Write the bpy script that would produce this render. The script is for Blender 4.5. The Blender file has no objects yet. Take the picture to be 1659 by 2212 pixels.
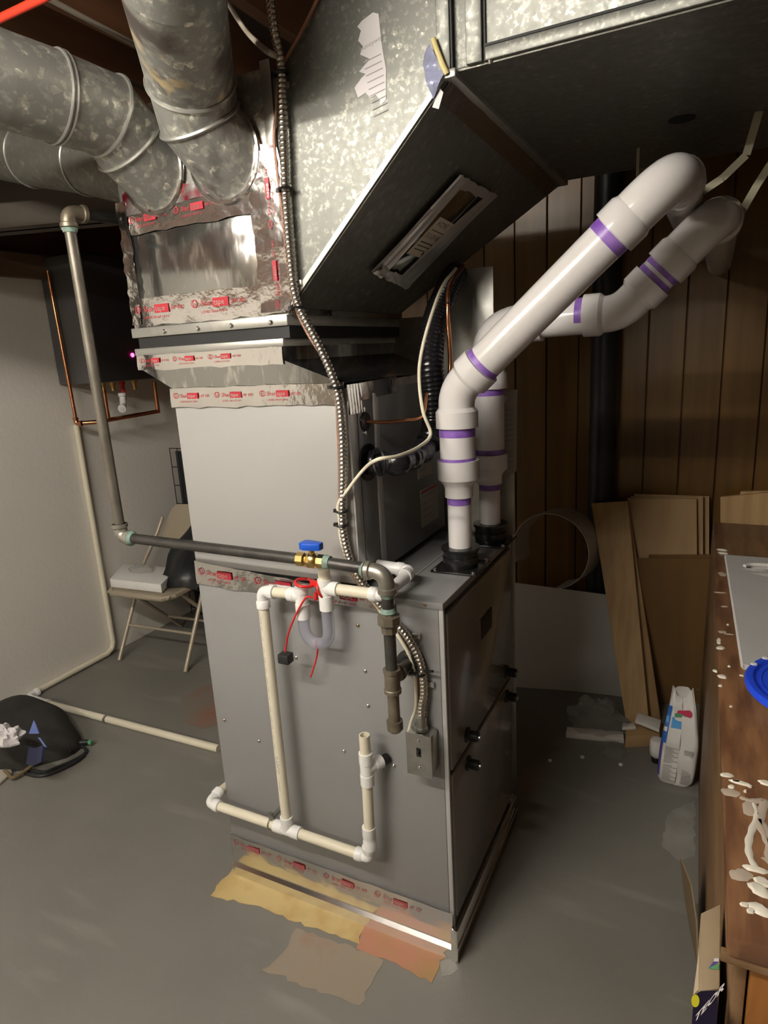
import bpy, bmesh, math, random
from mathutils import Vector, Matrix
random.seed(7)
V = Vector
scene = bpy.context.scene
col = scene.collection

# ---------------------------------------------------------------- camera
FPX, YAW, PITCH, ROLL = 1394.4542, -0.4785, -0.2441, -0.0573
CAM = V((0.5206, -1.2665, 1.5601))
fw = V((math.sin(YAW)*math.cos(PITCH), math.cos(YAW)*math.cos(PITCH), math.sin(PITCH)))
_r = fw.cross(V((0, 0, 1))).normalized(); _u = _r.cross(fw)
RT = _r*math.cos(ROLL)+_u*math.sin(ROLL); UP = _u*math.cos(ROLL)-_r*math.sin(ROLL)
cam = bpy.data.objects.new('camera', bpy.data.cameras.new('camera'))
col.objects.link(cam)
cam.data.sensor_fit = 'HORIZONTAL'; cam.data.sensor_width = 36.0
cam.data.lens = 36.0*FPX/1659.0
cam.data.clip_start = 0.01
cam.matrix_world = Matrix(((RT.x, UP.x, -fw.x, CAM.x), (RT.y, UP.y, -fw.y, CAM.y), (RT.z, UP.z, -fw.z, CAM.z), (0, 0, 0, 1)))
scene.camera = cam

def un(x, y, X=None, Y=None, Z=None):
    """photo pixel -> point on the plane X=, Y= or Z="""
    d = fw+RT*((x-829.5)/FPX)+UP*((1106-y)/FPX)
    if X is not None: t = (X-CAM.x)/d.x
    elif Y is not None: t = (Y-CAM.y)/d.y
    else: t = (Z-CAM.z)/d.z
    return CAM+d*t
def dp(x, y, dep):
    return CAM+(fw+RT*((x-829.5)/FPX)+UP*((1106-y)/FPX))*dep

# ---------------------------------------------------------------- world, exposure
w = bpy.data.worlds.new('world'); scene.world = w; w.use_nodes = True
w.node_tree.nodes['Background'].inputs[0].default_value = (1.0, 0.93, 0.82, 1)
w.node_tree.nodes['Background'].inputs[1].default_value = 0.008
scene.view_settings.view_transform = 'Standard'
scene.view_settings.look = 'None'
scene.view_settings.gamma = 1.0
scene.view_settings.use_curve_mapping = False
scene.view_settings.exposure = 0.86
# tube fixtures behind the frame, second added as left wall fill: centre, length, emission
LAMPS = [(V((-0.60, -1.45, 2.36)), 1.2, 120.0, 'nearest the furnace'), (V((-1.15, -2.85, 2.36)), 1.2, 105.0, 'added at the far end to brighten the left wall')]

# ---------------------------------------------------------------- materials
MATS = {}
def mat(name, c, rough=0.5, metal=0.0, c2=None, scale=8.0, mix=0.5, bump=0.0, bscale=40.0, kind='noise', stretch=(1, 1, 1),
        trans=0.0, alpha=1.0, emit=0.0, coat=0.0, detail=4.0, lo=0.35, hi=0.65, rvar=0.0, ior=1.45):
    m = bpy.data.materials.new(name); m.use_nodes = True
    nt = m.node_tree; b = nt.nodes['Principled BSDF']
    b.inputs['Base Color'].default_value = (*c, 1); b.inputs['Roughness'].default_value = rough
    b.inputs['Metallic'].default_value = metal
    b.inputs['Transmission Weight'].default_value = trans; b.inputs['Alpha'].default_value = alpha
    b.inputs['Coat Weight'].default_value = coat; b.inputs['Coat Roughness'].default_value = 0.05
    b.inputs['IOR'].default_value = ior
    if emit:
        b.inputs['Emission Color'].default_value = (*c, 1); b.inputs['Emission Strength'].default_value = emit
    tc = nt.nodes.new('ShaderNodeTexCoord'); mp = nt.nodes.new('ShaderNodeMapping')
    mp.inputs['Scale'].default_value = stretch
    nt.links.new(tc.outputs['Object'], mp.inputs['Vector'])
    if c2 is not None:
        if kind == 'noise':
            t = nt.nodes.new('ShaderNodeTexNoise'); t.inputs['Detail'].default_value = detail; out = t.outputs['Fac']
        else:
            t = nt.nodes.new('ShaderNodeTexVoronoi'); t.feature = 'F1'
            out = t.outputs['Color']
        t.inputs['Scale'].default_value = scale
        nt.links.new(mp.outputs['Vector'], t.inputs['Vector'])
        rp = nt.nodes.new('ShaderNodeValToRGB')
        rp.color_ramp.elements[0].position = lo; rp.color_ramp.elements[0].color = (*c, 1)
        rp.color_ramp.elements[1].position = hi; rp.color_ramp.elements[1].color = (*c2, 1)
        nt.links.new(out, rp.inputs['Fac'])
        nt.links.new(rp.outputs['Color'], b.inputs['Base Color'])
        if rvar:
            mr = nt.nodes.new('ShaderNodeMapRange')
            mr.inputs['To Min'].default_value = rough-rvar; mr.inputs['To Max'].default_value = rough+rvar
            nt.links.new(out, mr.inputs['Value']); nt.links.new(mr.outputs['Result'], b.inputs['Roughness'])
    if bump:
        t2 = nt.nodes.new('ShaderNodeTexNoise'); t2.inputs['Scale'].default_value = bscale; t2.inputs['Detail'].default_value = 3
        bp = nt.nodes.new('ShaderNodeBump'); bp.inputs['Strength'].default_value = bump; bp.inputs['Distance'].default_value = 0.01
        nt.links.new(mp.outputs['Vector'], t2.inputs['Vector'])
        nt.links.new(t2.outputs['Fac'], bp.inputs['Height']); nt.links.new(bp.outputs['Normal'], b.inputs['Normal'])
    MATS[name] = m
    return m

def floor_material():
    m = mat('floor_paint', (0.178, 0.17, 0.15), 0.5, c2=(0.215, 0.206, 0.183), scale=1.3, bump=0.05, bscale=60)
    nt = m.node_tree; b = nt.nodes['Principled BSDF']
    ramp = b.inputs['Base Color'].links[0].from_socket
    tc = nt.nodes.new('ShaderNodeTexCoord')
    mp = nt.nodes.new('ShaderNodeMapping'); mp.inputs['Rotation'].default_value = (0, 0, 0.6); mp.inputs['Scale'].default_value = (0.8, 4.5, 1)
    nt.links.new(tc.outputs['Object'], mp.inputs['Vector'])
    n = nt.nodes.new('ShaderNodeTexNoise'); n.inputs['Scale'].default_value = 2.2; n.inputs['Detail'].default_value = 7
    nt.links.new(mp.outputs['Vector'], n.inputs['Vector'])
    r = nt.nodes.new('ShaderNodeValToRGB'); r.color_ramp.elements[0].position = 0.58; r.color_ramp.elements[1].position = 0.80
    r.color_ramp.elements[1].color = (0.55, 0.55, 0.55, 1)
    nt.links.new(n.outputs['Fac'], r.inputs['Fac'])
    mx = nt.nodes.new('ShaderNodeMix'); mx.data_type = 'RGBA'
    nt.links.new(r.outputs['Color'], mx.inputs['Factor']); nt.links.new(ramp, mx.inputs['A'])
    mx.inputs['B'].default_value = (0.36, 0.345, 0.31, 1)
    nt.links.new(mx.outputs['Result'], b.inputs['Base Color'])
    return m

def galv_material(name, dark, light, rough, scale=38.0, lo=0.45, hi=0.8, metal=0.75):
    """spangled galvanised steel: bright flakes on dull zinc"""
    m = bpy.data.materials.new(name); m.use_nodes = True
    nt = m.node_tree; b = nt.nodes['Principled BSDF']; b.inputs['Metallic'].default_value = metal
    tc = nt.nodes.new('ShaderNodeTexCoord')
    n = nt.nodes.new('ShaderNodeTexNoise'); n.inputs['Scale'].default_value = scale; n.inputs['Detail'].default_value = 3; n.inputs['Roughness'].default_value = 0.65
    n2 = nt.nodes.new('ShaderNodeTexVoronoi'); n2.inputs['Scale'].default_value = scale*1.6
    nt.links.new(tc.outputs['Object'], n.inputs['Vector']); nt.links.new(tc.outputs['Object'], n2.inputs['Vector'])
    ad = nt.nodes.new('ShaderNodeMath'); ad.operation = 'MULTIPLY_ADD'; ad.inputs[1].default_value = 0.35
    sep = nt.nodes.new('ShaderNodeSeparateColor'); nt.links.new(n2.outputs['Color'], sep.inputs['Color'])
    nt.links.new(sep.outputs['Red'], ad.inputs[0]); nt.links.new(n.outputs['Fac'], ad.inputs[2])
    r = nt.nodes.new('ShaderNodeValToRGB'); r.color_ramp.elements[0].position = lo; r.color_ramp.elements[1].position = hi
    r.color_ramp.elements[0].color = (*dark, 1); r.color_ramp.elements[1].color = (*light, 1)
    e = r.color_ramp.elements.new(lo+(hi-lo)*0.62); e.color = tuple(dark[i]*0.75+light[i]*0.25 for i in range(3))+(1,)
    nt.links.new(ad.outputs[0], r.inputs['Fac']); nt.links.new(r.outputs['Color'], b.inputs['Base Color'])
    mr = nt.nodes.new('ShaderNodeMapRange'); mr.inputs['To Min'].default_value = rough+0.12; mr.inputs['To Max'].default_value = rough-0.1
    nt.links.new(ad.outputs[0], mr.inputs['Value']); nt.links.new(mr.outputs['Result'], b.inputs['Roughness'])
    MATS[name] = m; return m

floor_material()
galv_material('galv', (0.145, 0.147, 0.13), (0.60, 0.58, 0.48), 0.46, 85, 0.73, 1.12, 0.45)
galv_material('galv_duct', (0.29, 0.29, 0.265), (0.95, 0.93, 0.80), 0.48, 42, 0.66, 1.0, 0.5)
galv_material('galv_shaded', (0.15, 0.145, 0.125), (0.30, 0.29, 0.26), 0.55, 45, 0.6, 1.1, 0.5)  # darker copy of the zinc, shade under the ducts put into its colour
galv_material('galv_plain', (0.40, 0.395, 0.365), (0.55, 0.54, 0.50), 0.4, 12, 0.4, 1.0, 0.7)
def stain_galv():
    m = MATS['galv_duct'].copy(); m.name = 'galv_stained'; nt = m.node_tree; b = nt.nodes['Principled BSDF']
    src = b.inputs['Base Color'].links[0].from_socket
    tc = nt.nodes.new('ShaderNodeTexCoord'); mp = nt.nodes.new('ShaderNodeMapping'); mp.inputs['Scale'].default_value = (1, 1, 0.5)
    nt.links.new(tc.outputs['Object'], mp.inputs['Vector'])
    for sc, lo_, hi_, c in ((9, 0.56, 0.66, (0.13, 0.11, 0.10, 1)), (14, 0.62, 0.68, (0.62, 0.50, 0.30, 1))):
        n = nt.nodes.new('ShaderNodeTexNoise'); n.inputs['Scale'].default_value = sc; n.inputs['Detail'].default_value = 5
        nt.links.new(mp.outputs['Vector'], n.inputs['Vector'])
        r = nt.nodes.new('ShaderNodeValToRGB'); r.color_ramp.elements[0].position = lo_; r.color_ramp.elements[1].position = hi_
        nt.links.new(n.outputs['Fac'], r.inputs['Fac'])
        mx = nt.nodes.new('ShaderNodeMix'); mx.data_type = 'RGBA'
        nt.links.new(r.outputs['Color'], mx.inputs['Factor']); nt.links.new(src, mx.inputs['A']); mx.inputs['B'].default_value = c
        src = mx.outputs['Result']
    nt.links.new(src, b.inputs['Base Color']); MATS['galv_stained'] = m
stain_galv()
mat('new_sheet', (0.36, 0.36, 0.35), 0.13, 0.95, c2=(0.62, 0.61, 0.59), scale=55, stretch=(1, 1, 0.3), lo=0.55, hi=0.7, rvar=0.09, bump=0.04, bscale=30)
mat('foil', (0.68, 0.67, 0.66), 0.14, 1.0, bump=0.18, bscale=24, c2=(0.68, 0.67, 0.66), scale=20)
mat('foil_dark', (0.30, 0.27, 0.25), 0.3, 0.9, bump=0.3, bscale=30)
mat('foil_red', (0.66, 0.62, 0.62), 0.22, 0.9, c2=(0.55, 0.05, 0.09), scale=13, lo=0.52, hi=0.62, bump=0.2, bscale=24)
mat('foil_soft', (0.62, 0.60, 0.58), 0.32, 0.6, bump=0.3, bscale=24)
mat('foil_flat', (0.78, 0.75, 0.72), 0.2, 1.0, bump=0.08, bscale=30)
mat('base_metal', (0.8, 0.79, 0.76), 0.13, 1.0, bump=0.03, bscale=12)
mat('tape_red', (0.42, 0.03, 0.045), 0.35)
mat('tape_red_faint', (0.38, 0.07, 0.08), 0.35)
mat('cabinet', (0.25, 0.25, 0.247), 0.38, 0.0, c2=(0.262, 0.262, 0.259), scale=2.5, bump=0.02, bscale=150)
mat('coil_paint', (0.37, 0.365, 0.35), 0.42, 0.0, c2=(0.382, 0.377, 0.362), scale=2.5, bump=0.02, bscale=150)
mat('door', (0.2, 0.195, 0.185), 0.22, 0.15, coat=0.3)
mat('cabinet_front', (0.17, 0.17, 0.168), 0.33, 0.1)
mat('edge_strip', (0.5, 0.5, 0.49), 0.35, 0.3)
mat('black_gap', (0.012, 0.012, 0.012), 0.6)
mat('canvas', (0.015, 0.015, 0.016), 0.5)
mat('pvc_white', (0.73, 0.71, 0.70), 0.2, c2=(0.70, 0.675, 0.66), scale=5, coat=0.5)
mat('pvc_cream', (0.80, 0.75, 0.60), 0.35, c2=(0.74, 0.68, 0.53), scale=7)
mat('pvc_fit', (0.84, 0.83, 0.81), 0.28)
mat('primer', (0.19, 0.075, 0.42), 0.35, c2=(0.33, 0.19, 0.55), scale=22)
mat('rubber', (0.012, 0.012, 0.012), 0.22)
mat('screw', (0.7, 0.69, 0.66), 0.25, 1.0)
mat('screw_brass', (0.5, 0.36, 0.26), 0.35, 1.0)
mat('iron', (0.055, 0.052, 0.05), 0.38, 0.55, c2=(0.085, 0.08, 0.072), scale=25)
mat('iron_dull', (0.15, 0.135, 0.11), 0.4, 0.55, c2=(0.21, 0.19, 0.155), scale=18)
mat('iron_brown', (0.15, 0.125, 0.09), 0.42, 0.5, c2=(0.22, 0.19, 0.14), scale=30)
mat('iron_grey', (0.28, 0.26, 0.22), 0.36, 0.7, c2=(0.4, 0.38, 0.33), scale=18)
mat('sealant', (0.24, 0.40, 0.33), 0.6, c2=(0.18, 0.2, 0.17), scale=90)
mat('brass', (0.75, 0.52, 0.20), 0.27, 1.0)
mat('blue_handle', (0.012, 0.09, 0.55), 0.35)
mat('red_plastic', (0.62, 0.02, 0.02), 0.35)
mat('clear_tube', (0.80, 0.80, 0.92), 0.08, trans=0.85, ior=1.3)
mat('steel_flex', (0.62, 0.58, 0.52), 0.28, 1.0)
mat('wire_brown', (0.33, 0.16, 0.10), 0.45)
mat('wire_white', (0.80, 0.74, 0.58), 0.4)
mat('wire_yellow', (0.65, 0.55, 0.25), 0.4)
mat('copper', (0.72, 0.32, 0.16), 0.25, 1.0, c2=(0.55, 0.25, 0.13), scale=12)
mat('tie', (0.01, 0.01, 0.01), 0.4)
mat('flex_black', (0.011, 0.010, 0.012), 0.22)
mat('box_steel', (0.55, 0.55, 0.52), 0.33, 1.0, c2=(0.45, 0.45, 0.43), scale=30)
mat('switch', (0.02, 0.018, 0.016), 0.35)
mat('paper', (0.75, 0.72, 0.72), 0.8, c2=(0.70, 0.67, 0.68), scale=9)
mat('paper_old', (0.46, 0.42, 0.36), 0.8, c2=(0.40, 0.37, 0.31), scale=14)
mat('paper_tan', (0.58, 0.50, 0.37), 0.8)
mat('ink', (0.05, 0.05, 0.05), 0.8)
mat('ink_grey', (0.34, 0.32, 0.33), 0.8)
mat('ink_line', (0.42, 0.41, 0.39), 0.8)
mat('wall_paint', (0.82, 0.79, 0.72), 0.75, c2=(0.79, 0.76, 0.69), scale=2.0, bump=0.12, bscale=45)
mat('wall_far', (0.24, 0.20, 0.15), 0.8)
mat('wood_dark', (0.10, 0.042, 0.018), 0.6, c2=(0.15, 0.065, 0.03), scale=3, stretch=(6, 0.6, 6))
mat('subfloor', (0.045, 0.028, 0.018), 0.8)
mat('plank_wall', (0.11, 0.054, 0.011), 0.34, c2=(0.17, 0.086, 0.018), scale=3.2, stretch=(8, 1, 0.4), lo=0.3, hi=0.7)
mat('lumber', (0.56, 0.37, 0.18), 0.6, c2=(0.42, 0.27, 0.12), scale=4, stretch=(9, 3, 0.5), lo=0.35, hi=0.75)
mat('plywood', (0.50, 0.33, 0.165), 0.6, c2=(0.44, 0.285, 0.14), scale=3, stretch=(5, 3, 0.6))
mat('hardboard', (0.20, 0.11, 0.035), 0.55, c2=(0.165, 0.09, 0.03), scale=3, stretch=(5, 2, 0.7))
mat('bench_wood', (0.26, 0.13, 0.06), 0.36, c2=(0.13, 0.06, 0.03), scale=6, stretch=(7, 1.1, 3), lo=0.38, hi=0.62, coat=0.15, bump=0.06, bscale=30)
mat('bench_side', (0.24, 0.145, 0.075), 0.5, c2=(0.16, 0.09, 0.042), scale=4, stretch=(4, 0.8, 2))
mat('bench_end', (0.30, 0.12, 0.028), 0.4, c2=(0.16, 0.06, 0.014), scale=4, stretch=(5, 3, 0.8))
mat('paint_blob', (0.85, 0.80, 0.68), 0.35)
mat('paint_smear', (0.55, 0.46, 0.37), 0.5)
mat('board_grey', (0.60, 0.59, 0.575), 0.55, c2=(0.565, 0.555, 0.54), scale=6)
mat('powder', (0.82, 0.80, 0.76), 0.9)
mat('blue_lid', (0.025, 0.09, 0.86), 0.28)
mat('white_sheet', (0.55, 0.535, 0.50), 0.5, c2=(0.5, 0.485, 0.45), scale=3)
mat('foam', (0.80, 0.78, 0.74), 0.7)
mat('film', (0.75, 0.74, 0.70), 0.14, trans=0.75, alpha=0.6, bump=0.5, bscale=18, ior=1.2)
mat('bag_white', (0.76, 0.74, 0.72), 0.5, bump=0.1, bscale=20)
mat('bag_blue', (0.04, 0.16, 0.55), 0.45)
mat('bag_blue_light', (0.10, 0.38, 0.78), 0.45)
mat('bag_red', (0.6, 0.05, 0.12), 0.45)
mat('bag_green', (0.1, 0.35, 0.16), 0.45)
mat('bag_purple', (0.12, 0.10, 0.38), 0.45)
mat('black_plastic', (0.02, 0.02, 0.022), 0.45)
mat('black_cloth', (0.022, 0.02, 0.019), 0.8, c2=(0.03, 0.028, 0.024), scale=10, bump=0.1)
mat('black_shiny', (0.012, 0.013, 0.015), 0.28)
mat('heater', (0.11, 0.107, 0.107), 0.38, 0.3)
mat('heater_front', (0.045, 0.042, 0.045), 0.34, 0.3)
mat('led', (1.0, 0.02, 0.22), 0.3, emit=14)
mat('chair_metal', (0.42, 0.36, 0.27), 0.3, 0.15, coat=0.2)
mat('white_box', (0.80, 0.79, 0.77), 0.55)
mat('cardboard', (0.40, 0.31, 0.20), 0.75, c2=(0.35, 0.27, 0.17), scale=8)
mat('cardboard_dark', (0.16, 0.115, 0.06), 0.7)
mat('pack_dark', (0.014, 0.011, 0.03), 0.4)
mat('pack_yellow', (0.62, 0.58, 0.03), 0.45)
mat('blue_ribbon', (0.12, 0.17, 0.42), 0.5)
mat('navy_cloth', (0.02, 0.022, 0.06), 0.7)
mat('red_pipe', (0.85, 0.06, 0.03), 0.35)
mat('cable_grey', (0.42, 0.37, 0.30), 0.5)
mat('cable_dark', (0.06, 0.04, 0.03), 0.5)
mat('strap', (0.34, 0.31, 0.22), 0.6)
mat('stack_black', (0.01, 0.01, 0.012), 0.4)
mat('beam_paint', (0.12, 0.10, 0.08), 0.6, c2=(0.09, 0.075, 0.06), scale=3)
mat('sill', (0.15, 0.085, 0.05), 0.7)
mat('stain_yellow', (0.56, 0.43, 0.19), 0.42, c2=(0.40, 0.23, 0.06), scale=9, lo=0.45, hi=0.75)
mat('stain_orange', (0.44, 0.20, 0.12), 0.42, c2=(0.36, 0.22, 0.08), scale=6, lo=0.42, hi=0.62)
mat('stain_pale', (0.30, 0.25, 0.19), 0.5, c2=(0.30, 0.15, 0.11), scale=6, lo=0.52, hi=0.7)
mat('stain_red', (0.205, 0.175, 0.145), 0.5, c2=(0.25, 0.13, 0.09), scale=6, lo=0.4, hi=0.7)
mat('dust', (0.25, 0.242, 0.22), 0.7, c2=(0.31, 0.30, 0.275), scale=14)
mat('lamp_glass', (1.0, 0.94, 0.84), 0.4, emit=6)
mat('label_violet', (0.40, 0.42, 0.60), 0.22, 0.3, bump=0.3, bscale=40)

# ---------------------------------------------------------------- mesh builder
def wloc(o):
    l = V((0, 0, 0))
    while o is not None:
        l = l+o.location; o = o.parent
    return l

def catmull(pts, n=8):
    pts = [V(p) for p in pts]
    if len(pts) < 3: return pts
    out = []
    P = [pts[0]*2-pts[1]]+pts+[pts[-1]*2-pts[-2]]
    for i in range(1, len(P)-2):
        a, b, c, d = P[i-1], P[i], P[i+1], P[i+2]
        for k in range(n):
            t = k/n
            out.append(0.5*((2*b)+(c-a)*t+(2*a-5*b+4*c-d)*t*t+(3*b-a-3*c+d)*t**3))
    out.append(pts[-1]); return out

class MB:
    def __init__(s): s.v = []; s.f = []; s.sm = []
    def add(s, vs, fs, smooth=False):
        o = len(s.v); s.v += [V(p) for p in vs]
        for f in fs: s.f.append(tuple(i+o for i in f)); s.sm.append(smooth)
        return s
    def box(s, a, b):
        x0, y0, z0 = a; x1, y1, z1 = b
        return s.add([(x0, y0, z0), (x1, y0, z0), (x1, y1, z0), (x0, y1, z0), (x0, y0, z1), (x1, y0, z1), (x1, y1, z1), (x0, y1, z1)],
                     [(0, 3, 2, 1), (4, 5, 6, 7), (0, 1, 5, 4), (1, 2, 6, 5), (2, 3, 7, 6), (3, 0, 4, 7)])
    def hexa(s, p):   # 8 corners bottom ring, top ring
        return s.add(p, [(0, 3, 2, 1), (4, 5, 6, 7), (0, 1, 5, 4), (1, 2, 6, 5), (2, 3, 7, 6), (3, 0, 4, 7)])
    def prism(s, poly, ext):
        n = len(poly); ext = V(ext); poly = [V(p) for p in poly]
        return s.add(poly+[p+ext for p in poly], [tuple(range(n))[::-1], tuple(range(n, 2*n))]+[(i, (i+1) % n, n+(i+1) % n, n+i) for i in range(n)])
    def slab(s, q, thick):   # quad with thickness along its normal
        q = [V(p) for p in q]; nrm = (q[1]-q[0]).cross(q[3]-q[0]).normalized()
        return s.prism(q, nrm*thick)
    def tube(s, path, r, n=16, cap=True, smooth=True):
        path = [V(p) for p in path]; m = len(path)
        T = []
        for i in range(m):
            a = path[max(i-1, 0)]; b = path[min(i+1, m-1)]
            T.append((b-a).normalized())
        ref = V((0, 0, 1)) if abs(T[0].z) < 0.9 else V((1, 0, 0))
        nx = T[0].cross(ref).normalized()
        vs = []; 
        for i in range(m):
            nx = (nx-T[i]*nx.dot(T[i])).normalized(); ny = T[i].cross(nx)
            rr = r(i/(m-1) if m > 1 else 0) if callable(r) else (r[i] if isinstance(r, (list, tuple)) else r)
            for k in range(n):
                a = 2*math.pi*k/n
                vs.append(path[i]+nx*(math.cos(a)*rr)+ny*(math.sin(a)*rr))
        fs = [(i*n+k, i*n+(k+1) % n, (i+1)*n+(k+1) % n, (i+1)*n+k) for i in range(m-1) for k in range(n)]
        s.add(vs, fs, smooth)
        if cap:
            o = len(s.v)-len(vs)
            s.f.append(tuple(o+k for k in range(n))[::-1]); s.sm.append(False)
            s.f.append(tuple(o+(m-1)*n+k for k in range(n))); s.sm.append(False)
        return s
    def lathe(s, prof, org, axis, n=28, cap=True):
        """prof: (radius, distance along axis); doubled points keep an edge sharp"""
        org = V(org); ax = V(axis).normalized()
        ref = V((0, 0, 1)) if abs(ax.z) < 0.9 else V((1, 0, 0))
        nx = ax.cross(ref).normalized(); ny = ax.cross(nx)
        for (r0, h0), (r1, h1) in zip(prof, prof[1:]):
            vs = []
            for rr, hh in ((r0, h0), (r1, h1)):
                for k in range(n):
                    a = 2*math.pi*k/n
                    vs.append(org+ax*hh+nx*(math.cos(a)*rr)+ny*(math.sin(a)*rr))
            s.add(vs, [(k, (k+1) % n, n+(k+1) % n, n+k) for k in range(n)], True)
        if cap:
            for (rr, hh) in (prof[0], prof[-1]):
                if rr > 1e-6:
                    vs = [org+ax*hh+nx*(math.cos(2*math.pi*k/n)*rr)+ny*(math.sin(2*math.pi*k/n)*rr) for k in range(n)]
                    s.add(vs, [tuple(range(n))])
        return s
    def ring(s, c, axis, R, r, n=32, m=8):
        c = V(c); ax = V(axis).normalized()
        ref = V((0, 0, 1)) if abs(ax.z) < 0.9 else V((1, 0, 0))
        nx = ax.cross(ref).normalized(); ny = ax.cross(nx)
        vs = []
        for i in range(n):
            a = 2*math.pi*i/n; d = nx*math.cos(a)+ny*math.sin(a)
            for j in range(m):
                b = 2*math.pi*j/m
                vs.append(c+d*(R+r*math.cos(b))+ax*(r*math.sin(b)))
        return s.add(vs, [(i*m+j, ((i+1) % n)*m+j, ((i+1) % n)*m+(j+1) % m, i*m+(j+1) % m) for i in range(n) for j in range(m)], True)
    def grid(s, fn, nu, nv, smooth=True, thick=0.0):
        P = [[V(fn(i/nu, j/nv)) for j in range(nv+1)] for i in range(nu+1)]
        vs = [p for row in P for p in row]
        fs = [(i*(nv+1)+j, (i+1)*(nv+1)+j, (i+1)*(nv+1)+j+1, i*(nv+1)+j+1) for i in range(nu) for j in range(nv)]
        if thick:
            nrm = []
            for i in range(nu+1):
                for j in range(nv+1):
                    du = P[min(i+1, nu)][j]-P[max(i-1, 0)][j]; dv = P[i][min(j+1, nv)]-P[i][max(j-1, 0)]
                    nrm.append(du.cross(dv).normalized())
            N = len(vs); vs2 = [vs[k]+nrm[k]*thick for k in range(N)]
            fs2 = [tuple(N+a for a in f)[::-1] for f in fs]
            rim = [i*(nv+1) for i in range(nu+1)]+[nu*(nv+1)+j for j in range(1, nv+1)]+[i*(nv+1)+nv for i in range(nu-1, -1, -1)]+[j for j in range(nv-1, 0, -1)]
            fr = [(rim[k], rim[(k+1) % len(rim)], N+rim[(k+1) % len(rim)], N+rim[k]) for k in range(len(rim))]
            return s.add(vs+vs2, fs+fs2+fr, smooth)
        return s.add(vs, fs, smooth)
    def elbow(s, a, c, b, r, sr=None, sl=0.0, rad=None, n=20):
        """pipe bend from a round corner c to b; sr, sl: socket radius and length at both ends"""
        a, b, c = V(a), V(b), V(c); da = (a-c).normalized(); db = (b-c).normalized()
        la = (a-c).length; lb = (b-c).length
        t = min(la, lb)-sl if rad is None else rad
        t = max(t, 0.003); p0 = c+da*t; p1 = c+db*t
        path = [a]
        for i in range(13):
            u = i/12
            path.append(p0*(1-u)**2+c*(2*u*(1-u))+p1*u*u)
        path.append(b)
        s.tube(path, r, n)
        if sr:
            for e, d, L in ((a, da, la), (b, db, lb)):
                s.lathe([(r*0.98, 0), (sr, 0.001), (sr, 0.001), (sr, sl*0.8), (sr, sl*0.8), (r, sl*1.0)], e, -d, 24)
        return s
    def build(s, name, m, parent=None, bevel=0.0, seg=2, solid=False):
        me = bpy.data.meshes.new(name)
        off = wloc(parent) if parent else V((0, 0, 0))
        me.from_pydata([tuple(p-off) for p in s.v], [], s.f)
        me.polygons.foreach_set('use_smooth', s.sm)
        bm = bmesh.new(); bm.from_mesh(me)
        bmesh.ops.remove_doubles(bm, verts=bm.verts, dist=1e-6)
        bmesh.ops.recalc_face_normals(bm, faces=bm.faces)
        if bevel:
            ed = [e for e in bm.edges if len(e.link_faces) == 2 and e.calc_face_angle(0) > 0.5]
            bmesh.ops.bevel(bm, geom=ed, offset=bevel, segments=seg, profile=0.5, affect='EDGES', clamp_overlap=True)
            for f in bm.faces: f.smooth = False
        bm.to_mesh(me); bm.free()
        me.set_sharp_from_angle(angle=math.radians(38))
        me.materials.append(MATS[m] if isinstance(m, str) else m)
        o = bpy.data.objects.new(name, me); col.objects.link(o)
        if parent: o.parent = parent
        return o

def tag(o, label, cat, group=None):
    o['label'] = label; o['category'] = cat
    if group: o['group'] = group
    return o
def thing(name, loc, label, cat, group=None):
    o = bpy.data.objects.new(name, None); o.empty_display_size = 0.05
    o.location = loc; col.objects.link(o)
    return tag(o, label, cat, group)
def struct(name, mb, m, **k):
    o = mb.build(name, m, **k); o['kind'] = 'structure'; return o
def boxp(name, a, b, m, parent, bevel=0.0, seg=2):
    return MB().box(a, b).build(name, m, parent, bevel, seg)
def tubep(name, path, r, m, parent, n=14, sm=0):
    return MB().tube(catmull(path, sm) if sm else path, r, n).build(name, m, parent)

_tc = {}
def text_mb(mb, string, size, fn, spacing=1.0, bold=0.0):
    """outline a string and lay it on a surface: fn(u, v) -> point; returns its width"""
    cu = bpy.data.curves.new('t', 'FONT'); cu.body = string; cu.size = 1.0; cu.resolution_u = 2; cu.space_character = spacing; cu.offset = bold
    o = bpy.data.objects.new('t', cu); col.objects.link(o)
    dg = bpy.context.evaluated_depsgraph_get(); dg.update()
    me = bpy.data.meshes.new_from_object(o.evaluated_get(dg))
    vs = [(v.co.x*size, v.co.y*size) for v in me.vertices]
    wd = max([p[0] for p in vs] or [0])
    mb.add([fn(a, b) for a, b in vs], [tuple(p.vertices) for p in me.polygons])
    bpy.data.objects.remove(o); bpy.data.curves.remove(cu); bpy.data.meshes.remove(me)
    return wd

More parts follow.
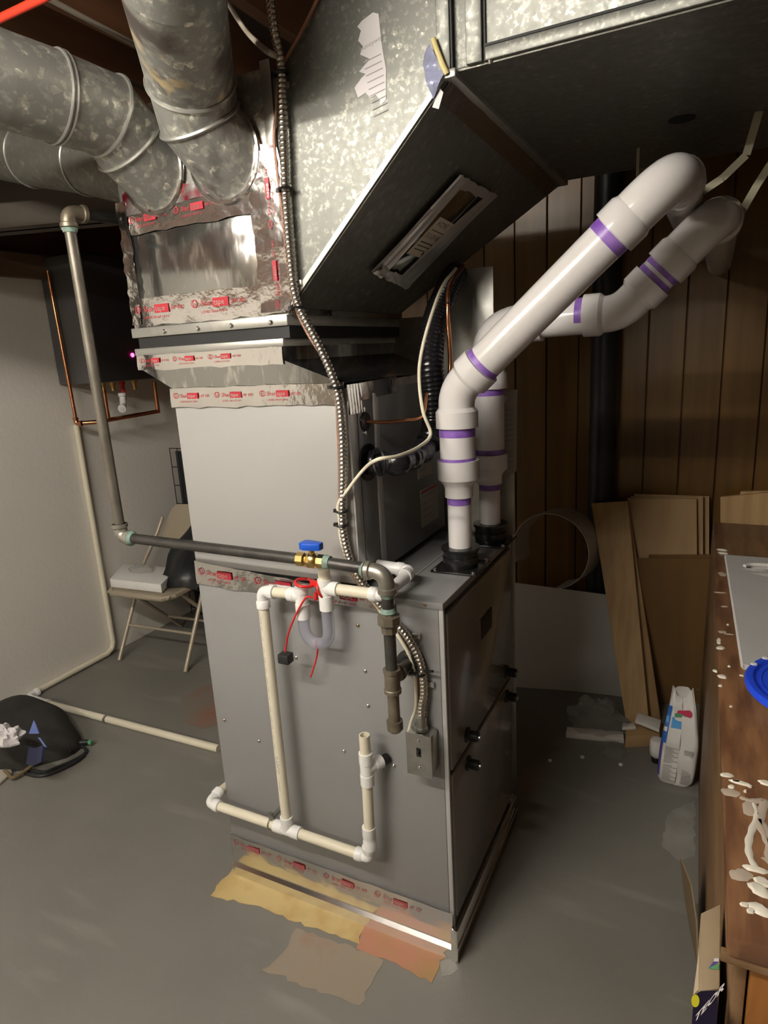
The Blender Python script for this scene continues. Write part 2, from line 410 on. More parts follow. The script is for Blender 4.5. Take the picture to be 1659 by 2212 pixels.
def tape_print(tape, x0, x1, fn, h, parent, faint=False):
    """red maker's print repeated along a foil tape, fn(u, v) -> point, h = tape height"""
    u = x0; k = 0
    while u+h*3.1 < x1:
        red = MB(); pale = MB()
        n = 14; R, q = h*0.17, h*0.13; cx, cy = u+h*0.2, h*0.58
        vs = [fn(cx+math.cos(2*math.pi*i/n)*R, cy+math.sin(2*math.pi*i/n)*R) for i in range(n)]+[fn(cx+math.cos(2*math.pi*i/n)*q, cy+math.sin(2*math.pi*i/n)*q) for i in range(n)]
        red.add(vs, [(i, (i+1) % n, n+(i+1) % n, n+i) for i in range(n)])
        text_mb(red, 'UL', h*0.14, lambda a, b: fn(cx-h*0.09+a, cy-h*0.05+b))
        b0 = u+h*0.55
        wd = text_mb(red, 'Shur', h*0.33, lambda a, b: fn(b0+a, h*0.46+b))
        b1 = b0+wd+h*0.05
        bw = h*0.85
        red.add([fn(b1, h*0.38), fn(b1+bw, h*0.38), fn(b1+bw, h*0.74), fn(b1, h*0.74)], [(0, 1, 2, 3)])
        def up(a, b, fn=fn): 
            p = fn(a, b); q2 = (fn(a+1e-3, b)-p).cross(fn(a, b+1e-3)-p).normalized(); return p+q2*0.0003
        text_mb(pale, 'tape', h*0.33, lambda a, b: up(b1+h*0.06+a, h*0.46+b))
        text_mb(red, 'AF 100', h*0.24, lambda a, b: fn(b1+bw+h*0.12+a, h*0.46+b))
        text_mb(red, 'LISTED 181A-P / B-FX', h*0.15, lambda a, b: fn(b0+a, h*0.16+b))
        u += h*3.35; k += 1
        red.build('print', 'tape_red_faint' if faint else 'tape_red', tape); pale.build('print', 'foil_flat', tape)

# ---------------------------------------------------------------- the room
X0, X1, Y0, Y1, ZC = -2.42, 2.6, -3.2, 1.75, 2.70
struct('floor', MB().box((X0-0.1, Y0-0.1, -0.06), (X1+0.1, Y1+0.1, 0)), 'floor_paint')
struct('wall_left', MB().box((X0-0.1, Y0, 0), (X0, Y1, 1.985)), 'wall_paint')
struct('trim_2', MB().box((X0-0.1, Y0, 1.985), (X0, Y1, ZC)), 'wood_dark')
struct('wall_right', MB().box((X1, Y0, 0), (X1+0.1, Y1, ZC)), 'wall_far')
struct('wall_front', MB().box((X0-0.1, Y0-0.1, 0), (X1+0.1, Y0, ZC)), 'wall_far')
wb = struct('wall_back', MB().box((X0-0.1, Y1, 0), (X1+0.1, Y1+0.1, ZC)), 'wood_dark')
pw = 0.142; x = -1.02; i = 0
while x < 1.9:
    boxp('panel_board', (x+0.002, Y1-0.012-0.002*(i % 3), 0), (x+pw-0.003, Y1, 2.6), 'plank_wall', wb, 0.002, 1); x += pw; i += 1
ceil = struct('ceiling', MB().box((X0-0.1, Y0-0.1, ZC), (X1+0.1, Y1+0.1, ZC+0.05)), 'subfloor')
for k in range(13):
    xj = -2.26+0.40*k
    boxp('joist', (xj-0.02, Y0, 2.47), (xj+0.02, Y1, ZC), 'wood_dark', ceil)
struct('trim_1', MB().box((X0, Y0, 1.985), (X0+0.05, Y1, 2.09)), 'sill')

# the tube lamp and the added fill tube
for LP_, LL_, EM_, where in LAMPS:
    t = thing('tube_lamp', LP_+V((0, 0, 0.11)), 'white ceiling tube lamp '+where+', out of the frame', 'lamp', 'ceiling tube lamps')
    boxp('housing', LP_+V((-LL_/2-0.03, -0.05, 0.06)), LP_+V((LL_/2+0.03, 0.05, 0.11)), 'pvc_fit', t, 0.004)
    for sx in (-1, 1):
        boxp('socket', LP_+V((sx*(LL_/2+0.012)-0.012, -0.02, -0.025)), LP_+V((sx*(LL_/2+0.012)+0.012, 0.02, 0.06)), 'pvc_fit', t)
    m_ = MATS['lamp_glass'].copy(); m_.node_tree.nodes['Principled BSDF'].inputs['Emission Strength'].default_value = EM_
    MB().tube([LP_-V((LL_/2, 0, 0)), LP_+V((LL_/2, 0, 0))], 0.02, 16).build('tube', m_, t)

# ---------------------------------------------------------------- furnace
FD, FW, FB, FT = 0.73, 0.553, 0.10, 1.0
fur = thing('furnace', (-FD/2, FW/2, 0), 'large grey metal furnace cabinet standing on the floor in the middle', 'furnace')
boxp('cabinet', (-FD, 0, FB), (-0.012, FW, FT-0.014), 'cabinet', fur, 0.004)
boxp('top_panel', (-FD-0.001, -0.003, FT-0.018), (0.001, FW+0.003, FT), 'cabinet', fur, 0.003)
boxp('top_ridge', (-0.135, 0.0, FT), (-0.131, FW, FT+0.002), 'edge_strip', fur)
# doors on the +X face
for a, b in ((0.555, FT-0.03), (FB+0.02, 0.545)):
    d = boxp('door', (-0.012, 0.012, a), (0.004, FW-0.012, b), 'door', fur, 0.006, 3)
    for yy in (0.12, 0.478):
        zz = a+0.018 if a > 0.5 else b-0.055
        kn = MB().lathe([(0.02, 0), (0.02, 0.004), (0.02, 0.004), (0.013, 0.008), (0.013, 0.008), (0.014, 0.028), (0.011, 0.032)], (0.004, yy, zz+0.02), (1, 0, 0), 18).build('latch_knob', 'rubber', d)
        MB().lathe([(0.006, 0), (0.006, 0.004)], (0.036, yy, zz+0.02), (1, 0, 0), 10).build('knob_pin', 'screw', kn)
    if a > 0.5:
        MB().box((0.004, 0.25, 0.80), (0.006, 0.34, 0.86)).build('sight_window', 'black_gap', d, 0.001)
boxp('corner_strip', (-0.012, 0.0, FB), (0.0, 0.010, FT-0.018), 'edge_strip', fur, 0.002)
boxp('corner_strip', (-0.012, FW-0.010, FB), (0.0, FW, FT-0.018), 'edge_strip', fur, 0.002)
boxp('lower_flange', (-FD, -0.001, FB+0.14), (-0.30, 0.0, FB+0.142), 'edge_strip', fur)
for px_, py_ in ((773, 1350), (789, 1449), (795, 1524), (743, 1622), (851, 1653), (485, 1555), (919, 1306), (640, 1420), (560, 1600)):
    p = un(px_, py_, Y=0)
    MB().lathe([(0.005, 0), (0.005, 0.002), (0.003, 0.004)], (p.x, -0.0005, p.z), (0, -1, 0), 10).build('screw', 'screw_brass' if px_ in (773, 919, 485) else 'screw', fur)
# base pan under the furnace
bs = MB().prism([(-FD-0.004, -0.004, 0), (-FD-0.004, -0.010, 0), (-FD-0.004, -0.006, 0.034), (-FD-0.004, -0.014, 0.038), (-FD-0.004, -0.004, 0.046), (-FD-0.004, -0.004, FB-0.002), (-FD-0.004, FW+0.004, FB-0.002), (-FD-0.004, FW+0.004, 0)], (FD+0.008, 0, 0))
base = bs.build('base_pan', 'base_metal', fur)
boxp('base_front', (0.004, -0.012, 0), (0.010, FW+0.006, FB-0.006), 'base_metal', fur, 0.001)
boxp('base_rib', (0.010, -0.012, 0.042), (0.014, FW+0.006, 0.048), 'base_metal', fur, 0.001)
boxp('base_corner', (-0.006, -0.014, 0.0), (0.012, -0.008, FB+0.004), 'base_metal', fur, 0.001)
# foil tape on base and round the top joint
def tape_xz(name, xa, xb, za, zb, y, parent, pr=True, m='foil', zb2=None, faint=False, seed=0):
    rnd = random.Random(seed); n = max(6, int((xb-xa)/0.03))
    zb2 = zb if zb2 is None else zb2
    jt = [rnd.uniform(-0.003, 0.003) for _ in range(n+1)]; jb = [rnd.uniform(-0.003, 0.003) for _ in range(n+1)]
    def f(u, v):
        i = min(n, int(u*n+0.5)); top = zb+(zb2-zb)*u
        return V((xa+(xb-xa)*u, y-0.0012*math.sin(u*37+v*5), za+jb[i]*(1-v)+(top-za+jt[i]*0.5)*v))
    tp = MB().grid(f, n, 3, True, 0.0008).build(name, m, parent)
    if pr:
        tape_print(tp, xa+0.01, xb, lambda u, v: V((u, y-0.0032, za+(zb-za)*0.12+v+(zb2-zb)*((u-xa)/(xb-xa))*0.5)), (zb-za)*0.84, parent, faint)
    return tp
tape_xz('foil_tape', -FD, -0.002, 0.088, 0.146, -0.006, fur, True, 'foil_flat', faint=True)
tape_xz('foil_tape', -FD, -0.12, 0.962, 1.030, -0.004, fur, True, 'foil', 0.995)

# old paint and rust left on the floor
def patch(name, pts, m, z=0.0012, jag=0.01, seed=1):
    rnd = random.Random(seed); P = [un(a, b, Z=0) for a, b in pts]; out = []
    for i, p in enumerate(P):
        q = P[(i+1) % len(P)]; n = max(2, int((q-p).length/0.018))
        for k in range(n):
            r = p.lerp(q, k/n); j = jag if k else 0
            out.append(V((r.x+rnd.uniform(-j, j), r.y+rnd.uniform(-j, j), 0)))
    fl = bpy.data.objects['floor']
    return MB().prism(out, (0, 0, z)).build(name, m, fl)
patch('paint_patch', [(505, 1872), (790, 1992), (776, 2040), (700, 2012), (622, 1987), (570, 1962), (455, 1935)], 'stain_yellow', 0.0016, 0.006, 1)
patch('paint_patch', [(785, 1985), (985, 2066), (950, 2075), (932, 2124), (905, 2112), (868, 2090), (800, 2062), (770, 2050)], 'stain_orange', 0.0013, 0.006, 2)
patch('paint_patch', [(640, 2005), (800, 2060), (828, 2075), (800, 2130), (778, 2172), (690, 2145), (600, 2105), (566, 2095), (610, 2060)], 'stain_pale', 0.0009, 0.006, 3)
patch('paint_patch', [(440, 1480), (390, 1510), (395, 1560), (440, 1575), (480, 1560), (480, 1480)], 'stain_red', 0.0009, 0.009, 4)
patch('paint_patch', [(950, 2078), (985, 2068), (990, 2095), (955, 2110)], 'dust', 0.0008, 0.005, 5)
patch('dust_scuff', [(1440, 1760), (1500, 1730), (1500, 1850), (1470, 1860), (1430, 1830)], 'dust', 0.0006, 0.006, 6)
for a, b in ((1188, 1642), (1341, 1651), (1258, 1635)):
    p = un(a, b, Z=0.004); MB().lathe([(0.001, -0.004), (0.008, -0.003), (0.007, 0.002), (0.001, 0.004)], p, (0, 0, 1), 8).build('plaster_crumb', 'foam', bpy.data.objects['floor'])

# ---------------------------------------------------------------- coil cabinet on the furnace
CX0, CX1, CZ0, CZ1 = -FD, -0.212, 1.001, 1.485
co = thing('coil_cabinet', ((CX0+CX1)/2, FW/2, CZ0), 'light grey coil cabinet sitting on top of the furnace', 'cabinet')
boxp('body', (CX0, 0, CZ0+0.018), (CX1-0.004, FW, CZ1), 'coil_paint', co, 0.004)
boxp('foot_flange', (CX0+0.01, 0.004, CZ0), (CX1-0.01, FW-0.004, CZ0+0.018), 'black_gap', co)
boxp('corner_strip', (CX1-0.004, 0.0, CZ0+0.018), (CX1+0.002, 0.035, CZ1-0.03), 'edge_strip', co, 0.002)
boxp('front_panel', (CX1-0.004, 0.037, CZ0+0.018), (CX1+0.002, 0.112, CZ1-0.01), 'cabinet_front', co, 0.002)
boxp('panel_strip', (CX1-0.004, 0.114, CZ0+0.018), (CX1+0.004, 0.142, CZ1-0.02), 'edge_strip', co, 0.002)
boxp('front_panel', (CX1-0.004, 0.144, CZ0+0.018), (CX1+0.002, FW, CZ1-0.01), 'cabinet_front', co, 0.002)
MB().lathe([(0.022, 0), (0.022, 0.004), (0.012, 0.004)], (CX1+0.002, 0.070, 1.402), (1, 0, 0), 18).build('line_grommet', 'rubber', co)
MB().lathe([(0.045, 0), (0.045, 0.005), (0.03, 0.005)], (CX1+0.002, 0.072, 1.305), (1, 0, 0), 20).build('line_grommet', 'rubber', co)
for zz in (1.43, 1.375):
    MB().lathe([(0.006, 0), (0.006, 0.003), (0.003, 0.004)], (CX1+0.002, 0.068, zz), (1, 0, 0), 10).build('screw', 'screw', co)
for (ya, yb, za, zb) in ((0.37, 0.50, 1.06, 1.17), (0.36, 0.46, 1.205, 1.29)):
    lb = boxp('data_label', (CX1+0.002, ya, za), (CX1+0.003, yb, zb), 'paper_old', co)
    m_ = MB()
    for k in range(4):
        z = zb-0.02-k*0.02
        m_.add([(CX1+0.0033, ya+0.01, z), (CX1+0.0033, yb-0.02-0.01*k, z), (CX1+0.0033, yb-0.02-0.01*k, z-0.006), (CX1+0.0033, ya+0.01, z-0.006)], [(0, 1, 2, 3)])
    m_.build('print', 'ink_grey', lb)
    boxp('red_edge', (CX1+0.0031, ya+0.005, zb-0.012), (CX1+0.0034, yb-0.002, zb-0.004), 'tape_red_faint', lb)
tape_xz('foil_tape', CX0-0.006, CX1-0.005, 1.448, 1.497, -0.004, co, True, 'foil', seed=3)
def tape_y(name, X, ya, yb, za, zb, parent, m='foil', tilt=0.0):
    def f(u, v): return V((X+0.001*math.sin(u*31+v*4), ya+(yb-ya)*u, za+(zb-za)*v+tilt*u))
    return MB().grid(f, 14, 3, True, 0.0008).build(name, m, parent)
tape_y('foil_tape', CX1+0.003, -0.004, 0.06, 1.425, 1.492, co)
tape_y('foil_tape', CX1+0.003, 0.05, 0.25, 1.452, 1.492, co, 'foil_flat', 0.004)
tape_y('foil_tape', CX1+0.005, 0.22, FW, 1.472, 1.492, co, 'foil_flat')

# ---------------------------------------------------------------- plenum: transition, canvas joint, box
PX0, PX1, PZT = -0.826, -0.345, 2.146
pl = thing('supply_plenum', (-0.55, FW/2, CZ1), 'shiny sheet metal plenum box with red printed foil tape above the coil cabinet', 'duct')
PY1 = 0.585
T0 = [(-0.728, 0, 1.4955), (-0.222, 0, 1.4955), (-0.222, FW, 1.4955), (-0.728, FW, 1.4955)]
Tm = [(-0.832, -0.003, 1.552), (-0.372, -0.003, 1.552), (-0.372, PY1, 1.552), (-0.832, PY1, 1.552)]
Tt = [(-0.832, -0.003, 1.583), (-0.372, -0.003, 1.583), (-0.372, PY1, 1.583), (-0.832, PY1, 1.583)]
MB().hexa(T0+Tm).build('transition', 'new_sheet', pl)
MB().hexa(Tm+Tt).build('transition_collar', 'new_sheet', pl)
tape_xz('foil_tape', -0.834, -0.372, 1.545, 1.586, -0.006, pl, True, 'foil', seed=4)
boxp('lower_flange', (-0.836, -0.008, 1.583), (-0.366, PY1, 1.601), 'galv_plain', pl, 0.002)
boxp('canvas_joint', (-0.822, -0.002, 1.601), (-0.350, PY1-0.005, 1.628), 'canvas', pl)
boxp('upper_flange', (-0.838, -0.008, 1.628), (-0.350, PY1, 1.652), 'galv_plain', pl, 0.002)
for px_ in (355, 428, 500, 585):
    p = un(px_, 716-(px_-355)*0.06, Y=-0.009); MB().lathe([(0.006, 0), (0.006, 0.002), (0.003, 0.005)], (p.x, -0.008, 1.638), (0, -1, 0), 10).build('rivet', 'screw', pl)
boxp('box', (PX0, 0, 1.652), (PX1, PY1, 1.935), 'new_sheet', pl, 0.002)
boxp('box_upper', (PX0+0.002, 0.002, 1.935), (PX1-0.002, PY1, PZT), 'galv_duct', pl, 0.002)
boxp('corner_seam', (PX1-0.022, -0.003, 1.935), (PX1+0.004, 0.002, PZT+0.012), 'galv_plain', pl, 0.001)
tape_xz('foil_tape', PX0, PX1-0.01, 1.655, 1.722, -0.004, pl, True, 'foil', seed=5)
def tape_v(name, xa, xb, za, zb, y, parent, seed, amp=0.004, m='foil'):
    rnd = random.Random(seed); n = 22
    j = [rnd.uniform(-amp, amp) for _ in range(n+1)]; k2 = [rnd.uniform(-amp, amp) for _ in range(n+1)]; d = [rnd.uniform(0, 0.004) for _ in range((n+1)*4)]
    def f(u, v):
        i = min(n, int(v*n+0.5)); c = min(3, int(u*3+0.5))
        return V((xa+j[i]*(1-u)+k2[i]*u+(xb-xa)*u, y-d[i*4+c], za+(zb-za)*v))
    return MB().grid(f, 3, n, True, 0.0008).build(name, m, parent)
tape_v('foil_tape', PX0-0.004, PX0+0.03, 1.66, 1.95, -0.004, pl, 11)
rt = tape_v('foil_tape', PX1-0.075, PX1+0.012, 1.66, 1.99, -0.005, pl, 12, 0.005)
tape_print(rt, 0.0, 0.33, lambda u, v: V((PX1-0.008-v*0.6, -0.0105, 1.665+u)), 0.05, pl)
tape_xz('foil_tape', PX0+0.02, PX1-0.02, 1.872, 1.925, -0.004, pl, True, 'foil', 1.945, seed=6)
t2 = MB().grid(lambda u, v: V((PX0+0.02+u*0.46, -0.004-0.003*abs(math.sin(u*23)), 1.915+0.022*u+v*(0.05+0.02*math.sin(u*9)))), 26, 4, True, 0.0008).build('foil_tape', 'foil_red', pl)
tape_y('foil_tape', PX1+0.002, 0.0, PY1, 1.652, 1.678, pl, 'foil')

# ---------------------------------------------------------------- rising duct and trunk
sd = thing('rising_duct', (-0.2, 0.3, 1.66), 'spangled galvanised duct slanting up from the plenum to the ceiling trunk', 'duct')
SZ = lambda X: 1.668+(X-(PX1+0.004))*(2.048-1.668)/(0.055-(PX1+0.004))
A = [(PX1+0.006, 0.0, 1.668), (0.055, 0.0, 2.048), (0.055, 0.0, 2.42), (-0.06, 0.0, 2.36), (PX1+0.006, 0.0, 2.115)]
B = [(PX1+0.006, 0.57, 1.668), (0.055, 0.99, 2.048), (0.055, 0.99, 2.42), (-0.06, 0.86, 2.36), (PX1+0.006, 0.57, 2.115)]
MB().add(A+B, [(0, 1, 2, 3, 4), (9, 8, 7, 6, 5), (0, 4, 9, 5), (1, 6, 7, 2), (2, 7, 8, 3), (3, 8, 9, 4)]).build('side_sheet', 'galv', sd)
u0 = V(A[0]); MB().prism([A[0], A[1], B[1], B[0]], (0.002, 0, -0.0025)).build('underside', 'galv_shaded', sd)
# standing lip along the slanted lower edge
MB().prism([V(A[0])+V((0, -0.006, 0)), V(A[1])+V((0, -0.006, 0)), V(A[1])+V((-0.008, -0.006, 0.006)), V(A[0])+V((-0.008, -0.006, 0.008))], (0, 0.006, 0)).build('edge_lip', 'galv_plain', sd)
sdir = (V(A[1])-V(A[0])).normalized(); snrm = V((sdir.z, 0, -sdir.x))
def SP(x, y, off=0.0):   # photo pixel onto the slanted underside
    d = fw+RT*((x-829.5)/FPX)+UP*((1106-y)/FPX); t_ = ((V(A[0])-CAM).dot(snrm))/d.dot(snrm)
    return CAM+d*t_+snrm*off
ap = MB().prism([SP(992, 392, .003), SP(1040, 420, .003), SP(862, 590, .003), SP(815, 565, .003)], snrm*0.012).build('access_panel', 'new_sheet', sd, 0.001)
def strip(name, pts, m, par, off=0.016, seed=0, wob=0.003):
    rnd = random.Random(seed); a, b, c, d = [SP(*p, off) for p in pts]
    js = [rnd.uniform(-wob, wob) for _ in range(200)]
    def f(u, v): 
        p = a.lerp(b, u).lerp(d.lerp(c, u), v); i = int(u*12+0.5); k = int(v*3+0.5)
        return p+snrm*(js[(i*7+k*3) % 200]+wob)+sdir*js[(i*5+k*11) % 200]*0.8
    return MB().grid(f, 12, 3, True, 0.0008).build(name, m, par)
strip('foil_tape', [(985, 365), (1000, 378), (812, 590), (793, 577)], 'foil_soft', sd, 0.016, 1)
strip('foil_tape', [(1062, 412), (1048, 402), (850, 592), (870, 612)], 'foil_soft', sd, 0.016, 2)
strip('foil_tape', [(985, 365), (1062, 412), (1042, 425), (975, 392)], 'foil_soft', sd, 0.017, 3)
strip('foil_tape', [(795, 577), (868, 612), (880, 595), (815, 562)], 'foil_soft', sd, 0.017, 4, 0.005)
lb = MB().prism([SP(942, 459, .0155), SP(980, 480, .0155), SP(911, 552, .0155), SP(869, 538, .0155)], snrm*0.0006).build('label', 'paper_tan', sd)
def LP(u, v): 
    a, b, c, d = SP(942, 459, .0166), SP(980, 480, .0166), SP(911, 552, .0166), SP(869, 538, .0166)
    return a.lerp(b, u).lerp(d.lerp(c, u), v)
m_ = MB()
text_mb(m_, 'HOME', 0.2, lambda a, b: LP(0.12+a*0.9, 0.20-b)); 
for (a, b, c, d) in ((0.1, 0.8, 0.30, 0.32), (0.1, 0.9, 0.62, 0.65), (0.1, 0.7, 0.72, 0.745), (0.1, 0.6, 0.82, 0.845), (0.6, 0.9, 0.85, 0.93)):
    m_.add([LP(a, c), LP(b, c), LP(b, d), LP(a, d)], [(0, 1, 2, 3)])
text_mb(m_, '315 639 8800', 0.15, lambda a, b: LP(0.06+a*0.95, 0.52-b*1.2))
m_.build('print', 'ink', lb)
# torn paper label on the side sheet
tl = [(806, 27), (818, 30), (824, 90), (834, 150), (834, 215), (826, 224), (812, 205), (800, 212), (790, 200), (774, 212), (766, 190), (780, 170), (790, 160), (776, 155), (790, 138), (800, 128), (778, 118), (784, 100), (774, 88), (780, 66), (772, 58), (782, 45)]
pt = MB().prism([un(a, b, Y=-0.0005) for a, b in tl], (0, -0.0006, 0)).build('torn_label', 'paper', sd)
m_ = MB(); O = un(828, 82, Y=-0.0014)
def LL(a, b): return V((O.x-a*1.0, -0.0014, O.z-0.001))+V((b*0.17, 0, -b*1.0))*1.0+V((0, 0, -a*0.25))
text_mb(m_, 'Honeywell', 0.012, lambda a, b: V((O.x-0.052+a, -0.0014, O.z-0.012+b+a*0.22)))
for k in range(9):
    z = 0.03+0.012*k; m_.add([V((O.x-0.045+0.002*k, -0.0014, O.z-z)), V((O.x-0.006+0.001*k, -0.0014, O.z-z+0.006)), V((O.x-0.006+0.001*k, -0.0014, O.z-z+0.004)), V((O.x-0.045+0.002*k, -0.0014, O.z-z-0.002))], [(0, 1, 2, 3)])
m_.build('print', 'ink_grey', pt)

tr = thing('trunk_duct', (1.3, 0.5, 2.05), 'wide galvanised trunk duct running along under the ceiling at right', 'duct')
boxp('trunk_sheet', (0.057, 0.0, 2.05), (2.55, 0.99, 2.42), 'galv', tr, 0.002)
boxp('bottom_sheet', (0.062, 0.002, 2.0465), (2.55, 0.985, 2.05), 'galv_shaded', tr)
boxp('end_flange', (0.03, -0.012, 2.035), (0.066, 1.0, 2.05), 'galv_plain', tr, 0.002)
boxp('drive_cleat', (0.030, -0.010, 2.05), (0.056, 0.0, 2.43), 'galv', tr, 0.002)
boxp('drive_cleat', (0.085, -0.008, 2.05), (0.115, 0.0, 2.43), 'galv', tr, 0.002)
boxp('seam', (0.118, -0.004, 2.05), (0.121, 0.0, 2.43), 'black_gap', tr)
boxp('seam', (0.058, -0.011, 2.05), (0.061, 0.0, 2.43), 'black_gap', tr)
boxp('bottom_lip', (0.12, -0.006, 2.05), (2.55, 0.0, 2.072), 'galv', tr, 0.002)
boxp('bottom_crease', (0.12, -0.0065, 2.072), (2.55, 0.0, 2.076), 'black_gap', tr)
p = un(1473, 257, Z=2.046); MB().lathe([(0.03, 0), (0.03, 0.003)], (p.x, p.y, 2.0445), (0, 0, 1), 20).build('plug_hole', 'black_gap', tr)
p = un(1060, 131, Z=2.046); MB().lathe([(0.005, 0), (0.003, -0.006)], (p.x, p.y, 2.0465), (0, 0, 1), 8).build('screw', 'screw', tr)
# flap of tape on the joint
fl = thing('tape_flap', un(945, 150, Y=-0.02), 'crinkled violet foil tape flap with yellow edge on the duct corner', 'tape')
def ff(u, v):
    a, b, c, d = un(928, 95, Y=-0.012), un(962, 160, Y=-0.012), un(933, 212, Y=-0.02), un(911, 140, Y=-0.02)
    p = a.lerp(b, u).lerp(d.lerp(c, u), v); return p+V((0, -0.006*math.sin(u*7+v*4), 0))
MB().grid(ff, 8, 8, True, 0.001).build('foil_flap', 'label_violet', fl)
MB().tube([un(936, 84, Y=-0.016), un(945, 110, Y=-0.018), un(957, 140, Y=-0.018), un(966, 160, Y=-0.014)], 0.005, 8).build('yellow_edge', 'wire_yellow', fl)
MB().prism([un(934, 232, Y=-0.008), un(948, 236, Y=-0.008), un(958, 200, Y=-0.008), un(950, 190, Y=-0.008)], (0, -0.001, 0)).build('torn_corner', 'paper', fl)
jt = thing('joint_tape', SP(1080, 260, .004), 'dark wrinkled foil tape across the seam below the trunk duct', 'tape')
def gj(u, v):
    a, b = SP(968, 172, .004), SP(1196, 398, .004); p = a.lerp(b, u); e = V(sdir)*-0.040
    return p+e*(v-0.1)+snrm*(0.002+0.001*math.sin(u*40+v*9))
MB().grid(gj, 30, 4, True, 0.001).build('tape_strip', 'foil_dark', jt)

# ---------------------------------------------------------------- round branch ducts
def round_duct(name, label, pts, R, seams, beads, m='galv_duct', end=(0, -1, 0)):
    t = thing(name, pts[0], label, 'duct', 'round branch ducts')
    # straight gores between the points, mitred like a sheet metal elbow
    n = 36; path = [V(p) for p in pts]; rings = []
    T = [(path[min(i+1, len(path)-1)]-path[max(i-1, 0)]).normalized() for i in range(len(path))]
    T[0] = V(end)
    nx = T[0].cross(V((0, 0, 1))).normalized()
    for i, p in enumerate(path):
        nx = (nx-T[i]*nx.dot(T[i])).normalized(); ny = T[i].cross(nx)
        rings.append([p+nx*math.cos(2*math.pi*k/n)*R+ny*math.sin(2*math.pi*k/n)*R for k in range(n)])
    for i in range(len(path)-1):
        mb = MB(); mb.add(rings[i]+rings[i+1], [(k, (k+1) % n, n+(k+1) % n, n+k) for k in range(n)], True)
        mb.build('gore', m, t)
        if i in seams:
            MB().ring(path[i], T[i], R+0.001, 0.0045, 40, 6).build('bead', 'galv_plain', t)
    for i, f in beads:
        q = path[i].lerp(path[i+1], f); MB().ring(q, path[i+1]-path[i], R+0.001, 0.003, 40, 6).build('bead', 'galv_plain', t)
        MB().ring(q+(path[i+1]-path[i]).normalized()*0.010, path[i+1]-path[i], R+0.001, 0.003, 40, 6).build('bead', 'galv_plain', t)
    MB().ring(path[0]+T[0]*0.004, T[0], R+0.006, 0.006, 40, 6).build('collar', 'foil', t)
    return t
a0 = un(486, 338, Y=-0.002)
round_duct('round_duct', 'stained round duct dropping from the ceiling onto the plenum front',
           [a0, dp(431, 258, 1.385), dp(412, 172, 1.32), dp(398, 100, 1.24), dp(384, 30, 1.16), dp(368, -60, 1.06), dp(350, -160, 0.99), dp(350, -160, 0.99)+V((0.05, -0.06, 0.16))], 0.089, {1, 2}, [], 'galv_stained')
b0 = un(332, 372, Y=-0.002)
round_duct('round_duct', 'round duct with raised beads bending left from the plenum front',
           [b0, dp(277, 308, 1.47), dp(231, 250, 1.41), dp(124, 212, 1.33), dp(0, 172, 1.255), dp(-120, 120, 1.18), dp(-120, 120, 1.18)+V((-0.6, -0.35, 0.06)), dp(-120, 120, 1.18)+V((-1.2, -0.7, 0.10))], 0.086, {1, 2}, [(2, 0.97)])
c0 = un(262, 372, X=PX0-0.002)
c0 = V((PX0-0.002, 0.24, 2.035))
round_duct('round_duct', 'dull round duct leaving the far left side of the plenum', [c0, un(190, 352, Y=0.27), un(70, 338, Y=0.30), un(0, 308, Y=0.32)+V((-0.1, 0, 0)), V((X0+0.02, 0.20, 2.30))], 0.089, {1, 2}, [], 'galv_shaded', (-1, 0, 0))

# ---------------------------------------------------------------- return chase behind the furnace
rc = thing('return_duct', (-0.25, 0.75, 0), 'plain galvanised return duct standing behind the furnace', 'duct')
MB().prism([(-0.60, 0.59, 0), (0.002, 0.59, 0), (-0.22, 0.92, 0), (-0.60, 0.92, 0)], (0, 0, 1.29)).build('lower_box', 'galv_plain', rc, 0.002)
MB().prism([(-0.205, 0.60, 1.29), (-0.058, 0.60, 1.29), (-0.20, 0.80, 1.29), (-0.205, 0.80, 1.29)], (0, 0, 0.485)).build('riser', 'galv_plain', rc, 0.002)
boxp('gap_shade_box', (-0.60, 0.72, 1.29), (-0.207, 0.92, 1.66), 'galv_plain', rc, 0.002)  # added box, closes the gap beside the plenum so it stays dark
lp = thing('paper_sheet', (0.0, 0.575, 1.2), 'instruction sheet with red triangle hanging beside the rear vent pipe', 'paper')
MB().prism([un(1078, 848, Y=0.578), un(1117, 841, Y=0.578), un(1115, 1018, Y=0.578), un(1080, 1040, Y=0.578)], (0, 0.002, 0)).build('sheet', 'paper_old', lp)
m_ = MB()
for k in range(11):
    y = 885+k*11+(14 if k > 6 else 0)
    m_.add([un(1084, y+2, Y=0.5772), un(1111, y-4, Y=0.5772), un(1111, y-1, Y=0.5772), un(1084, y+5, Y=0.5772)], [(0, 1, 2, 3)])
m_.build('print', 'ink_grey', lp)
MB().prism([un(1077, 850, Y=0.572), un(1097, 858, Y=0.572), un(1080, 890, Y=0.572)], (0, 0.001, 0)).build('warning_flag', 'paper', lp)
MB().prism([un(1077, 855, Y=0.5705), un(1088, 860, Y=0.5705), un(1078, 878, Y=0.5705)], (0, 0.001, 0)).build('red_mark', 'tape_red', lp)

